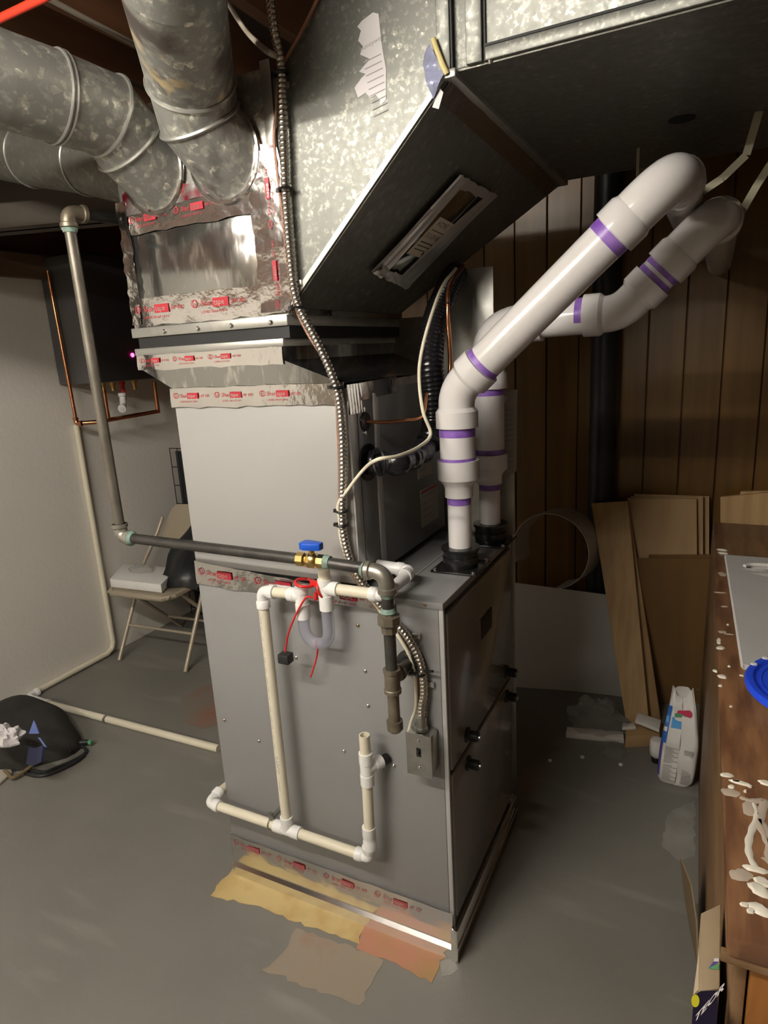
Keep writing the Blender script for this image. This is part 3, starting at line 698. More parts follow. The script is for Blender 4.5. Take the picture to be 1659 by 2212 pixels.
# ---------------------------------------------------------------- vent pipes
R3, R2, S3, S2 = 0.0445, 0.030, 0.0525, 0.036
def band(t, a, d, L, r): 
    return MB().tube([V(a), V(a)+V(d).normalized()*L], r+0.0005, 32).build('primer_band', 'primer', t)
def flange(t, x, y):
    z = FT
    fl_ = boxp('flange_plate', (x-0.062, y-0.062, z), (x+0.062, y+0.062, z+0.006), 'rubber', t, 0.004)
    MB().lathe([(0.044, 0), (0.047, 0.012), (0.047, 0.012), (0.047, 0.026), (0.047, 0.026), (0.043, 0.028), (0.043, 0.028), (0.047, 0.044), (0.047, 0.044), (0.05, 0.046), (0.05, 0.052), (0.05, 0.052), (R2, 0.053)], (x, y, z+0.006), (0, 0, 1), 32).build('rubber_collar', 'rubber', t)
    for sx in (-1, 1):
        for sy in (-1, 1):
            MB().lathe([(0.006, 0), (0.006, 0.003), (0.003, 0.006)], (x+sx*0.052, y+sy*0.052, z+0.006), (0, 0, 1), 10).build('screw', 'screw', fl_)
def reducer(t, x, y, z0, z1):
    h = z1-z0
    MB().lathe([(R2, 0), (S2, 0.001), (S2, 0.001), (S2, h*0.26), (S2+0.004, h*0.36), (S3, h*0.50), (S3, h*0.50), (S3, h), (S3, h), (R3, h)], (x, y, z0), (0, 0, 1), 36).build('reducer', 'pvc_white', t)
v1 = thing('vent_pipe', (-0.047, 0.245, FT), 'white plastic vent pipe with purple primer bands, nearer of the two on the furnace', 'pipe', 'furnace vent pipes')
x, y = -0.046, 0.245
flange(v1, x, y)
tubep('pipe', [(x, y, FT+0.03), (x, y, 1.20)], R2, 'pvc_white', v1, 32)
band(v1, (x, y, 1.172), (0, 0, 1), 0.02, R2)
reducer(v1, x, y, 1.190, 1.285)
tubep('pipe', [(x, y, 1.27), (x, y, 1.40)], R3, 'pvc_white', v1, 36)
band(v1, (x, y, 1.284), (0, 0, 1), 0.008, R3); band(v1, (x, y, 1.345), (0, 0, 1), 0.02, R3)
k1 = V((x, y, 1.456)); dg = V((0.356, 0, 0.314)).normalized()
MB().elbow((x, y, 1.366), k1, k1+dg*0.088, R3, S3, 0.05, n=28).build('elbow', 'pvc_white', v1)
cA = V((0.425, y, 0)); cA.z = k1.z+(cA.x-k1.x)*dg.z/dg.x
LA = (cA-k1).length
tubep('pipe', [k1+dg*0.06, cA-dg*0.09], R3, 'pvc_white', v1, 36)
band(v1, k1+dg*0.0885, dg, 0.014, R3); band(v1, cA-dg*0.175, dg, 0.022, R3)
MB().elbow(cA-dg*0.152, cA, cA+V((0, 0.14, 0)), R3+0.003, S3, 0.052, rad=0.092, n=32).build('elbow', 'pvc_white', v1)
tubep('pipe', [cA+V((0, 0.10, 0)), V((cA.x, 1.745, cA.z))], R3, 'pvc_white', v1, 32)

v2 = thing('vent_pipe', (-0.04, 0.486, FT), 'white plastic vent pipe with purple primer bands, rear one stepping sideways', 'pipe', 'furnace vent pipes')
x, y = -0.042, 0.486
flange(v2, x, y)
tubep('pipe', [(x, y, FT+0.03), (x, y, 1.19)], R2, 'pvc_white', v2, 28)
band(v2, (x, y, 1.158), (0, 0, 1), 0.016, R2)
reducer(v2, x, y, 1.175, 1.262)
tubep('pipe', [(x, y, 1.25), (x, y, 1.47)], R3, 'pvc_white', v2, 32)
band(v2, (x, y, 1.262), (0, 0, 1), 0.014, R3); band(v2, (x, y, 1.425), (0, 0, 1), 0.016, R3)
kb = V((x, y, 1.612))
MB().elbow((x, y, 1.442), kb, kb+V((0.15, 0, 0.002)), R3+0.002, S3, 0.05, rad=0.10, n=28).build('elbow', 'pvc_white', v2)
kc = V((0.300, y, 1.618)); d2 = V((0.12, 0, 0.118)).normalized()
tubep('pipe', [kb+V((0.10, 0, 0.001)), kc-V((0.04, 0, 0))], R3, 'pvc_white', v2, 32)
band(v2, kc-V((0.105, 0, 0)), (1, 0, 0), 0.018, R3)
MB().elbow(kc-V((0.087, 0, 0)), kc, kc+d2*0.10, R3, S3, 0.05, n=28).build('elbow', 'pvc_white', v2)
cB = kc+d2*0.287
tubep('pipe', [kc+d2*0.07, cB-d2*0.10], R3, 'pvc_white', v2, 32)
band(v2, kc+d2*0.1005, d2, 0.012, R3); band(v2, cB-d2*0.166, d2, 0.012, R3)
MB().elbow(cB-d2*0.153, cB, cB+V((0, 0.14, 0)), R3+0.003, S3, 0.052, rad=0.092, n=32).build('elbow', 'pvc_white', v2)
tubep('pipe', [cB+V((0, 0.10, 0)), V((cB.x, 1.745, cB.z))], R3, 'pvc_white', v2, 32)
# hanger straps
for q, lab in (([un(1377, 372, Y=0.75), un(1376, 395, Y=0.75)], 'short pale strap hanging behind the nearer vent elbow'),
               ([un(1612, 335, Y=0.62), un(1560, 385, Y=0.62), un(1508, 420, Y=0.62)], 'pale plumber strap slanting behind the rear vent elbow'),
               ([un(1680, 330, Y=0.70), un(1635, 400, Y=0.66), un(1588, 482, Y=0.62)], 'pale plumber strap beside the rear vent elbow at the right edge')):
    q = [V(p) for p in q]; q.insert(0, V((q[0].x+(0.02 if len(q) > 2 else 0), q[0].y, 2.0465)))
    mb = MB()
    for a, b in zip(q, q[1:]):
        dd = (b-a).normalized(); sx = dd.cross(V((0.2, 1, 0))).normalized()*(0.009 if len(q) > 3 else 0.004)
        mb.slab([a-sx, a+sx, b+sx, b-sx], 0.0012)
    tag(mb.build('hanger_strap', 'strap'), lab, 'strap', 'pipe hanger straps')

# ---------------------------------------------------------------- gas pipe
GY, GR = -0.10, 0.0135
gp = thing('gas_pipe', un(240, 1150, Y=GY), 'dark iron gas pipe with blue valve running across the furnace side', 'pipe')
gt = un(118, 455, Y=GY); g0 = un(240, 1152, Y=GY); gz = 1.107
g0 = V((-0.885, GY, gz+0.006)); gt = V((-0.893, GY, 1.925)); g1 = V((-0.100, GY, gz-0.006))
tubep('vertical_pipe', [gt-V((0, 0, 0.015)), g0+V((0, 0, 0.02))], GR, 'iron_dull', gp, 18)
MB().elbow(gt-V((0, 0, 0.035)), gt, gt+V((0.010, 0.045, 0)), GR+0.004, GR+0.0075, 0.012, n=18).build('elbow', 'iron_brown', gp)
MB().lathe([(GR+0.006, 0), (GR+0.002, 0.01)], gt-V((0, 0, 0.036)), (0, 0, -1), 18).build('sealant_ring', 'sealant', gp)
tubep('ceiling_pipe', [gt+V((0.006, 0.03, 0)), gt+V((0.06, 0.9, 0.02))], GR, 'iron', gp, 16)
MB().elbow(g0+V((0, 0, 0.038)), g0, g0+V((0.038, 0, 0)), GR+0.004, GR+0.0075, 0.012, n=18).build('elbow', 'iron_grey', gp)
MB().lathe([(GR+0.0075, 0), (GR+0.001, 0.008)], g0+V((0.038, 0, 0)), (1, 0, 0), 18).build('sealant_ring', 'sealant', gp)
vx = un(675, 1213, Y=GY).x
tubep('pipe', [g0+V((0.03, 0, 0)), V((vx-0.025, GY, gz))], GR, 'iron', gp, 18)
tubep('pipe', [V((vx+0.03, GY, gz-0.001)), g1-V((0.012, 0, 0))], GR, 'iron', gp, 18)
vb = MB().lathe([(0.017, 0), (0.017, 0.018), (0.017, 0.018), (0.013, 0.022), (0.019, 0.032), (0.019, 0.044), (0.013, 0.052), (0.017, 0.056), (0.017, 0.056), (0.017, 0.072)], (vx-0.038, GY, gz), (1, 0, 0), 8).build('valve_body', 'brass', gp)
MB().lathe([(0.007, 0), (0.007, 0.022)], (vx, GY, gz+0.012), (0, 0, 1), 12).build('valve_stem', 'brass', vb)
hb = MB().prism([(vx-0.026, GY-0.012, gz+0.027), (vx-0.015, GY-0.017, gz+0.027), (vx+0.006, GY-0.015, gz+0.027), (vx+0.028, GY-0.009, gz+0.027), (vx+0.028, GY+0.009, gz+0.027), (vx+0.006, GY+0.015, gz+0.027), (vx-0.015, GY+0.017, gz+0.027), (vx-0.026, GY+0.012, gz+0.027)], (0, 0, 0.017)).build('valve_handle', 'blue_handle', gp, 0.003)
MB().lathe([(GR+0.0035, 0), (GR+0.001, 0.014)], (vx+0.034, GY, gz), (1, 0, 0), 16).build('sealant_ring', 'sealant', gp)
kx = g1.x+0.012; ke = V((kx, GY, gz-0.008))
MB().elbow(ke-V((0.048, 0, 0)), ke, ke-V((0, 0, 0.048)), GR+0.004, GR+0.0075, 0.014, n=18).build('elbow', 'iron_grey', gp)
MB().lathe([(GR+0.006, 0), (GR+0.001, 0.010)], ke-V((0.050, 0, 0)), (-1, 0, 0), 16).build('sealant_ring', 'sealant', gp)
zu = 1.005
tubep('nipple', [ke-V((0, 0, 0.04)), V((kx, GY, zu))], GR, 'iron', gp, 18)
MB().lathe([(GR+0.005, 0), (GR+0.001, 0.010)], ke-V((0, 0, 0.048)), (0, 0, -1), 16).build('sealant_ring', 'sealant', gp)
MB().lathe([(GR+0.001, 0), (GR+0.005, 0.010)], (kx, GY, zu+0.012), (0, 0, -1), 16).build('sealant_ring', 'sealant', gp)
MB().lathe([(0.018, 0), (0.018, 0.004), (0.018, 0.004), (0.026, 0.006), (0.026, 0.024), (0.026, 0.024), (0.019, 0.030), (0.019, 0.030), (0.018, 0.046), (0.014, 0.047)], (kx, GY, zu), (0, 0, -1), 8).build('union', 'iron_brown', gp)
zt = 0.845
tubep('drop_pipe', [(kx, GY, zu-0.04), (kx, GY, zt)], GR, 'iron', gp, 18)
tee = MB().lathe([(0.014, 0), (0.020, 0.0005), (0.020, 0.0005), (0.020, 0.008), (0.018, 0.010), (0.018, 0.010), (0.018, 0.048), (0.018, 0.048), (0.020, 0.05), (0.020, 0.058), (0.014, 0.058)], (kx, GY, zt+0.026), (0, 0, -1), 20)
tee.lathe([(0.017, 0), (0.017, 0.030), (0.020, 0.030), (0.020, 0.038)], (kx, GY, zt), (0, 1, 0), 20)
tee.build('tee', 'iron_brown', gp)
tubep('inlet_pipe', [(kx, GY+0.03, zt), (kx, -0.001, zt-0.004)], GR, 'iron', gp, 18)
MB().lathe([(0.032, 0), (0.032, 0.01), (0.024, 0.016), (GR, 0.017)], (kx, -0.001, zt-0.004), (0, -1, 0), 24).build('inlet_grommet', 'rubber', gp)
tubep('drip_leg', [(kx, GY, zt-0.025), (kx, GY, 0.735)], GR, 'iron_brown', gp, 18)
MB().lathe([(0.019, 0), (0.019, 0.022), (0.014, 0.028)], (kx, GY, 0.742), (0, 0, -1), 10).build('drip_cap', 'iron_brown', gp)

# ---------------------------------------------------------------- condensate trap and drain
PR, PS = 0.0135, 0.0175
DY = -0.058
ct = thing('condensate_trap', un(680, 1385, Y=DY), 'white pipe fittings with clear U tube trap and red clip on the furnace side', 'pipe')
xl = -0.463; zl = 0.995
xt1, xt2 = -0.344, -0.274
tp_l = V((xl, DY, zl))
MB().elbow(tp_l-V((0, 0, 0.045)), tp_l, tp_l+V((0.040, 0, 0.001)), PR+0.001, PS, 0.022, n=20).build('elbow', 'pvc_fit', ct)
tubep('pipe', [tp_l+V((0.03, 0, 0.001)), V((xt1-0.03, DY, zl+0.004))], PR, 'pvc_cream', ct, 18)
def tee(parent, c, up, dn, side, L, r=PS, m='pvc_fit', ax=V((0, 0, 1))):
    mb = MB(); c = V(c)
    mb.lathe([(r-0.003, -dn), (r, -dn), (r, -dn), (r, -dn*0.35), (r, -dn*0.35), (r-0.0012, -dn*0.33), (r-0.0012, up*0.33), (r, up*0.35), (r, up*0.35), (r, up), (r, up), (r-0.003, up)], c, ax, 24)
    mb.lathe([(r-0.001, 0), (r-0.001, L*0.5), (r, L*0.52), (r, L), (r-0.003, L)], c, side, 24)
    return mb.build('tee', m, parent)
tee(ct, (xt1, DY, zl+0.002), 0.022, 0.058, (-1, 0, 0), 0.036)
tee(ct, (xt2, DY, 1.026), 0.022, 0.055, (1, 0, 0), 0.036)
tubep('open_stub', [(xt2, DY, 1.03), (xt2, DY, 1.073)], PR+0.001, 'pvc_cream', ct, 18)
xe = -0.117
tubep('pipe', [(xt2+0.03, DY, 1.026), (xe-0.02, DY, 1.026)], PR, 'pvc_cream', ct, 18)
MB().elbow(V((xe-0.036, DY, 1.026)), V((xe, DY, 1.026)), V((xe, DY+0.036, 1.028)), PR+0.001, PS, 0.02, n=20).build('elbow', 'pvc_fit', ct)
tubep('pipe', [(xe, DY+0.03, 1.028), (xe, 0.062, 1.034)], PR, 'pvc_fit', ct, 18)
MB().elbow(V((xe, 0.05, 1.034)), V((xe, 0.088, 1.036)), V((xe-0.038, 0.088, 1.037)), PR+0.001, PS, 0.02, n=20).build('elbow', 'pvc_fit', ct)
tubep('pipe', [(xe-0.03, 0.088, 1.037), (CX1+0.003, 0.088, 1.04)], PR+0.002, 'pvc_fit', ct, 18)
zc = 0.912
up_ = [V((xt1, DY, 0.955)), V((xt1, DY, 0.925))]+[V(((xt1+xt2)/2-math.cos(a)*(xt2-xt1)/2, DY, zc-math.sin(a)*0.035)) for a in [math.pi*k/16 for k in range(17)]]+[V((xt2, DY, 0.925)), V((xt2, DY, 0.985))]
MB().tube(up_, 0.0145, 20).build('clear_u_tube', 'clear_tube', ct)
# red clip and cords
cl = MB().ring((xt2-0.006, DY, 1.022), (0.9, 0, 0.35), 0.0215, 0.003, 24, 8)
cl.ring((xt1+0.014, DY, 1.032), (0.15, 0, 1), 0.0235, 0.004, 26, 8)
cl.box((xt2-0.04, DY-0.004, 1.026), (xt2-0.018, DY+0.004, 1.040)).box((xt2-0.03, DY-0.006, 0.992), (xt2-0.024, DY+0.002, 1.012))
cl.build('red_clip', 'red_plastic', ct)
tubep('red_cord', [(xt2-0.026, DY-0.016, 1.003), un(660, 1292, Y=DY-0.022), un(636, 1335, Y=DY-0.022), un(622, 1372, Y=DY-0.02), un(616, 1408, Y=DY-0.02)], 0.0025, 'red_plastic', ct, 8, 6)
a = un(617, 1421, Y=DY-0.012)
MB().box(a-V((0.016, 0.014, 0.013)), a+V((0.016, 0.014, 0.013))).build('cord_block', 'black_plastic', ct, 0.004)
tubep('red_cord', [un(688, 1385, Y=DY+0.02), un(684, 1420, Y=DY+0.025), un(671, 1462, Y=DY+0.02)], 0.0023, 'red_plastic', ct, 8, 6)
b = MB().prism([un(581, 1262, Y=-0.03), un(627, 1267, Y=-0.03), un(640, 1278, Y=-0.03), un(585, 1275, Y=-0.03)], (0, 0.002, 0)).build('fluid_tag', 'paper', ct)

dr = thing('drain_pipe', un(620, 1790, Y=DY), 'cream drain pipe loop with open standpipe low on the furnace side', 'pipe')
zd = 0.292
tubep('down_pipe', [(xl, DY, zl-0.03), (xl, DY, zd+0.02)], PR, 'pvc_cream', dr, 20)
tee(dr, (xl, DY, zd), 0.042, 0.042, (0, 0, 1), 0.042, ax=V((1, 0, 0)))
xd0, xd1 = -0.742, -0.206
tubep('pipe', [(xd0+0.02, DY, zd), (xl-0.035, DY, zd)], PR, 'pvc_cream', dr, 18)
tubep('pipe', [(xl+0.035, DY, zd), (xd1-0.02, DY, zd-0.001)], PR, 'pvc_cream', dr, 18)
MB().elbow(V((xd0+0.038, DY, zd)), V((xd0-0.004, DY, zd)), V((xd0-0.004, DY+0.05, zd+0.004)), PR+0.001, PS, 0.022, n=20).build('elbow', 'pvc_fit', dr)
tubep('pipe', [(xd0-0.004, DY+0.04, zd+0.003), (xd0-0.004, 0.45, 0.26)], PR, 'pvc_cream', dr, 18)
MB().elbow(V((xd1-0.040, DY, zd-0.001)), V((xd1, DY, zd-0.001)), V((xd1, DY, zd+0.036)), PR+0.001, PS, 0.022, n=20).build('elbow', 'pvc_fit', dr)
MB().lathe([(PR+0.001, 0), (PS, 0), (PS, 0), (PS, 0.024), (PR+0.002, 0.03), (PS, 0.036), (PS, 0.036), (PS, 0.064), (PS, 0.064), (PR+0.001, 0.064)], (xd1+0.004, DY, zd+0.030), (0, 0, 1), 24).build('coupling', 'pvc_fit', dr)
xs = xd1+0.010
tubep('standpipe', [(xd1+0.005, DY, zd+0.06), (xs, DY, 0.60)], PR, 'pvc_cream', dr, 18)
tee(dr, (xs, DY, 0.558), 0.045, 0.045, (0.5, 1, 0), 0.045)
MB().lathe([(PR, 0), (PR, 0.06), (PR, 0.06), (PR-0.003, 0.06), (PR-0.003, 0.03)], (xs, DY, 0.592), (0, 0, 1), 20, False).build('open_end', 'pvc_cream', dr)
tubep('hose_stub', [(xs+0.02, -0.025, 0.558), (xs+0.03, -0.001, 0.558)], 0.014, 'rubber', dr, 14)
MB().ring((-0.520, DY, zd), (1, 0, 0), PR+0.002, 0.002, 20, 6).box((-0.525, DY+0.012, zd+0.008), (-0.515, -0.0005, zd+0.018)).box((-0.522, DY-0.004, zd+0.013), (-0.512, DY+0.006, zd+0.036)).build('pipe_clamp', 'box_steel', dr)
m_ = MB()
def wrapn(a, b): 
    th = (b-0.005)/PR; return V((xl+math.sin(th)*(PR+0.0004), DY-math.cos(th)*(PR+0.0004), 0.53-a))
text_mb(m_, 'NAPCO', 0.013, lambda a, b: wrapn(a, b), 1.25)
for k in range(14): 
    text_mb(m_, random.choice(['ASTM', 'PVC', 'SCH 40', 'NSF']), 0.006, lambda a, b, k=k: wrapn(-0.40+k*0.028+a, b))
m_.add([wrapn(0.075, 0.004), wrapn(0.105, 0.004), wrapn(0.105, 0.005), wrapn(0.075, 0.005)], [(0, 1, 2, 3)])
m_.build('pipe_print', 'ink_grey', dr)

# ---------------------------------------------------------------- switch box, conduit, wires
sb = thing('switch_box', (-0.055, 0, 0.63), 'galvanised electrical switch box fixed to the furnace side', 'electrical box')
boxp('box', (-0.086, -0.046, 0.572), (-0.024, -0.001, 0.678), 'box_steel', sb, 0.004)
boxp('cover', (-0.088, -0.049, 0.569), (-0.022, -0.046, 0.681), 'box_steel', sb, 0.001)
boxp('switch_slot', (-0.061, -0.0496, 0.622), (-0.049, -0.049, 0.646), 'switch', sb)
MB().box((-0.058, -0.058, 0.632), (-0.052, -0.049, 0.640)).build('toggle', 'switch', sb, 0.001)
for zz in (0.664, 0.592):
    MB().lathe([(0.0045, 0), (0.003, 0.002)], (-0.055, -0.049, zz), (0, -1, 0), 10).build('screw', 'screw', sb)
MB().lathe([(0.016, 0), (0.016, 0.008), (0.013, 0.010), (0.013, 0.010), (0.013, 0.034), (0.010, 0.036)], (-0.056, -0.024, 0.680), (0, 0, 1), 18).build('connector', 'box_steel', sb)
cpx = [(580, -40), (592, 60), (607, 140), (610, 220), (614, 330), (618, 430), (628, 560), (636, 628), (650, 672), (690, 748), (727, 838), (738, 920), (741, 1010), (740, 1090), (742, 1150), (758, 1215), (790, 1268), (848, 1338), (884, 1380), (908, 1432), (916, 1490), (910, 1545), (907, 1575)]
cpath = [un(a, b, Y=(-0.020 if b > 100 else -0.035)) for a, b in cpx]
cpath[-1] = V((-0.056, -0.024, 0.712)); cpath[-2] = V((-0.054, -0.022, 0.742))
cf = thing('flexible_conduit', cpath[-1], 'shiny armoured metal cable snaking down the ducts and furnace to the switch box', 'conduit')
sm_ = catmull(cpath, 12)
# resample evenly and corrugate
def resample(path, step):
    out = [path[0]]; acc = 0.0
    for a, b in zip(path, path[1:]):
        L_ = (b-a).length; 
        while acc+L_ >= step:
            t_ = (step-acc)/L_; a = a.lerp(b, t_); out.append(a); L_ = (b-a).length; acc = 0.0
        acc += L_
    return out
rs = resample(sm_, 0.0032)
MB().tube(rs, [0.0098 if (i % 3) else 0.0078 for i in range(len(rs))], 12).build('armour', 'steel_flex', cf)
def tie_at(par, px_, py_, Y, r, axis=(0, 0, 1)):
    c = un(px_, py_, Y=Y); m2 = MB().ring(c, axis, r, 0.0028, 20, 6); m2.box(c+V((-r-0.008, -0.004, -0.004)), c+V((-r, 0.004, 0.004))); return m2.build('cable_tie', 'tie', par)
for a, b in ((607, 158), (616, 408), (642, 664), (727, 836), (739, 1104), (739, 1134)): tie_at(cf, a, b, -0.021, 0.0135)
for a, b in ((613, 188), (641, 612), (895, 1372), (925, 1476)):
    c = un(a, b, Y=-0.004); MB().box(c+V((-0.004, -0.006, -0.006)), c+V((0.016, 0.002, 0.006))).build('strap_clip', 'screw', cf, 0.001)
tb = MB().ring(un(905, 1452, Y=-0.02), (0.2, 0, 1), 0.016, 0.003, 20, 6); c = un(920, 1450, Y=-0.022); tb.tube([un(885, 1455, Y=-0.03), c, c+V((0.02, -0.005, 0.006))], 0.003, 8).build('cable_tie', 'tie', cf)
def offp(px_list, Y): return [un(a, b, Y=Y) for a, b in px_list]
tw = thing('thermostat_wire', un(730, 1090, Y=-0.015), 'brown thermostat wire tied along the left of the armoured cable', 'wire')
MB().tube(catmull(offp([(700, -30), (650, 70), (616, 130), (603, 165), (596, 250), (592, 300), (598, 360), (611, 470), (622, 570), (634, 650), (660, 712), (700, 780), (724, 850), (730, 930), (733, 1010), (733, 1090), (735, 1150), (752, 1222), (790, 1285), (845, 1350), (880, 1400), (901, 1450), (904, 1530)], -0.008), 8), 0.0035, 8).build('brown_core', 'wire_brown', tw)
ww = thing('control_wire', un(740, 1085, Y=-0.018), 'cream control wire curving from the line set down the furnace side', 'wire')
wp = [un(985, 580, X=-0.13), un(955, 620, X=-0.13), un(926, 700, X=-0.12), un(908, 775, X=-0.12), un(906, 830, X=-0.12), un(914, 890, X=-0.10), un(930, 938, X=-0.085), un(905, 965, X=-0.085), un(860, 985, X=-0.090), un(815, 993, X=-0.120), un(785, 1015, Y=-0.005), un(750, 1060, Y=-0.022), un(731, 1090, Y=-0.026), un(734, 1125, Y=-0.024), un(736, 1160, Y=-0.022), un(752, 1215, Y=-0.020), un(778, 1262, Y=-0.018), un(826, 1326, Y=-0.014), un(868, 1386, Y=-0.014), un(893, 1440, Y=-0.016), un(899, 1520, Y=-0.018), un(888, 1560, Y=-0.016), un(880, 1592, Y=-0.01)]
MB().tube(catmull(wp, 8), 0.0042, 8).build('jacket', 'wire_white', ww)

# ---------------------------------------------------------------- refrigerant lines
ls = thing('line_set', (CX1, 0.07, 1.305), 'black corrugated insulated refrigerant line curving out of the coil cabinet', 'hose')
lpath = catmull([V((CX1+0.006, 0.072, 1.305)), V((-0.165, 0.085, 1.303)), un(862, 998, X=-0.125), un(915, 972, X=-0.125), un(937, 925, X=-0.125), un(936, 850, X=-0.13), un(930, 780, X=-0.14), un(938, 700, X=-0.15), un(962, 635, X=-0.15), V((-0.15, 0.55, 1.76))], 14)
rs = resample(lpath, 0.004)
rad = [0.034 if (i % 3) else 0.030 for i in range(len(rs))]
nn = len(rs)//3
MB().tube(rs[:nn], [0.028+0.003*math.sin(i*0.35)+0.001*math.sin(i*1.1) for i in range(nn)], 18).build('taped_end', 'flex_black', ls)
MB().tube(rs[nn-1:], rad[nn-1:], 18).build('corrugated_sleeve', 'flex_black', ls)
MB().ring(un(931, 945, X=-0.125), (0.3, 0.2, 1), 0.036, 0.003, 24, 6).build('cable_tie', 'tie', ls)
MB().ring(un(818, 998, X=-0.16), (0.6, 0.8, 0), 0.031, 0.003, 24, 6).build('cable_tie', 'tie', ls)
cp1 = thing('copper_line', (CX1, 0.07, 1.402), 'thin bright copper line running straight out of the coil cabinet', 'pipe')
MB().tube(catmull([V((CX1+0.004, 0.070, 1.402)), un(830, 912, X=-0.18), un(870, 908, X=-0.15), un(912, 898, X=-0.12), un(922, 850, X=-0.12)], 8), 0.0045, 10).build('tube', 'copper', cp1)
cp2 = thing('copper_line', un(970, 740, X=-0.10), 'copper line hanging in front of the galvanised riser', 'pipe')
MB().tube(catmull([un(1000, 575, X=-0.11), un(972, 615, X=-0.105), un(967, 670, X=-0.10), un(971, 740, X=-0.10), un(972, 800, X=-0.10), un(962, 850, X=-0.10), un(950, 880, X=-0.11)], 8), 0.0058, 10).build('tube', 'copper', cp2)
MB().ring(un(969, 655, X=-0.10), (0, 0, 1), 0.0085, 0.0025, 16, 6).build('cable_tie', 'tie', cp2)

# ---------------------------------------------------------------- left wall: tankless heater and its pipes
HX0, HX1, HY0, HY1, HZ0, HZ1 = X0+0.004, -2.115, 0.945, 1.40, 1.485, 2.08
wh = thing('water_heater', (X0, 1.17, HZ0), 'dark grey tankless water heater mounted on the left wall', 'water heater')
boxp('body', (HX0, HY0, HZ0), (HX1-0.05, HY1, HZ1), 'heater', wh, 0.006)
boxp('front_cover', (HX1-0.048, HY0-0.006, HZ0+0.003), (HX1, HY1+0.006, HZ1), 'heater_front', wh, 0.012, 3)
boxp('cover_seam', (HX1-0.0505, HY0-0.003, HZ0), (HX1-0.0475, HY1+0.003, HZ1-0.01), 'galv_plain', wh)
p = un(286, 767, X=HX1+0.001); MB().lathe([(0.010, 0), (0.010, 0.003), (0.004, 0.004)], p, (1, 0, 0), 14).build('indicator_light', 'led', wh)
for yy, m_, L_ in ((1.00, 'copper', 0.06), (1.06, 'brass', 0.05), (1.12, 'brass', 0.045), (1.18, 'red_plastic', 0.10), (1.26, 'brass', 0.05)):
    MB().lathe([(0.016, 0), (0.016, 0.018), (0.016, 0.018), (0.011, 0.02), (0.011, L_)], (-2.24, yy, HZ0), (0, 0, -1), 12).build('connection', m_, wh)
MB().elbow(V((-2.24, 1.17, HZ0-0.06)), V((-2.24, 1.17, HZ0-0.12)), V((-2.20, 1.12, HZ0-0.14)), 0.016, 0.02, 0.02).build('white_elbow', 'pvc_fit', wh)
cw = thing('copper_pipe', (X0+0.03, 0.97, 1.29), 'copper water pipe down the wall and under the water heater', 'pipe')
cY = 0.935; cX = X0+0.025
tubep('riser', [un(103, 585, Y=0.926), un(165, 912, Y=0.926)], 0.009, 'copper', cw, 12)
q = un(165, 915, Y=0.926); q2 = un(209, 914, X=-2.24)
tubep('lower_run', [q, V((-2.24, q.y+0.06, q.z)), V((-2.24, 1.40, q.z+0.01))], 0.011, 'copper', cw, 12)
MB().elbow(q+V((0, 0, 0.03)), q, q+V((0.03, 0.01, 0)), 0.012, 0.014, 0.012).build('elbow', 'copper', cw)
tubep('end_riser', [(-2.24, 1.40, q.z), (-2.24, 1.40, HZ0-0.02)], 0.011, 'copper', cw, 12)
tubep('branch', [(-2.24, 1.06, q.z), (-2.24, 1.06, HZ0-0.04)], 0.011, 'copper', cw, 12)
wp_ = thing('wall_drain_pipe', (X0+0.02, 0.99, 0), 'white painted drain pipe down the left wall and along its foot', 'pipe')
a = un(165, 925, X=X0+0.018); b = un(245, 1385, X=X0+0.018)
yb = (a.y+b.y)/2
MB().tube([V((X0+0.018, yb, 1.28)), V((X0+0.018, yb, 0.07)), V((X0+0.018, yb-0.015, 0.035)), V((X0+0.018, yb-0.05, 0.018)), V((X0+0.018, 0.50, 0.016))], 0.0145, 14).build('pipe', 'pvc_cream', wp_)
fp = thing('floor_drain_pipe', (-1.8, 0.48, 0), 'cream plastic drain pipe lying across the floor to the furnace', 'pipe')
e0 = un(90, 1516, Z=0.016); e1 = un(472, 1617, Z=0.016)
tubep('pipe', [e0, e1], 0.016, 'pvc_cream', fp, 16)
MB().elbow(e0+V((0.05, 0, 0)), V((X0+0.03, e0.y, 0.018)), V((X0+0.03, e0.y+0.06, 0.018)), 0.018, 0.021, 0.02).build('elbow', 'pvc_fit', fp)
c = un(227, 1553, Z=0.016); MB().lathe([(0.0172, 0), (0.0172, 0.012)], c, e1-e0, 16).build('clamp', 'iron_grey', fp)

# ---------------------------------------------------------------- overhead odds and ends, left
bb = thing('steel_beam', (-1.7, 0.6, 2.10), 'dusty brown painted beam under the ceiling behind the round ducts', 'beam')
qa, qb = V((-2.40, 0.40, 2.10)), V((-0.95, 0.90, 2.10)); qn = V((-(qb-qa).y, (qb-qa).x, 0)).normalized()
MB().prism([qa-qn*0.01, qb-qn*0.01, qb+qn*0.01, qa+qn*0.01], (0, 0, 0.36)).build('web', 'beam_paint', bb)
MB().prism([qa-qn*0.07, qb-qn*0.07, qb+qn*0.07, qa+qn*0.07], (0, 0, 0.014)).build('bottom_flange', 'beam_paint', bb)
rp_ = [un(-60, 72, Z=2.43), un(0, 40, Z=2.43), un(95, -5, Z=2.43), un(200, -60, Z=2.43)]
tag(MB().tube(rp_, 0.010, 12).build('red_water_pipe', 'red_pipe'), 'bright red plastic water pipe at the top left corner', 'pipe')
tag(MB().tube(catmull([un(-40, 108, Z=2.24), un(60, 112, Z=2.24), un(180, 138, Z=2.24), un(310, 190, Z=2.26), un(420, 240, Z=2.30)], 6), 0.007, 10).build('ceiling_cable', 'cable_dark'), 'thin dark cable crossing above the beaded round duct', 'cable')
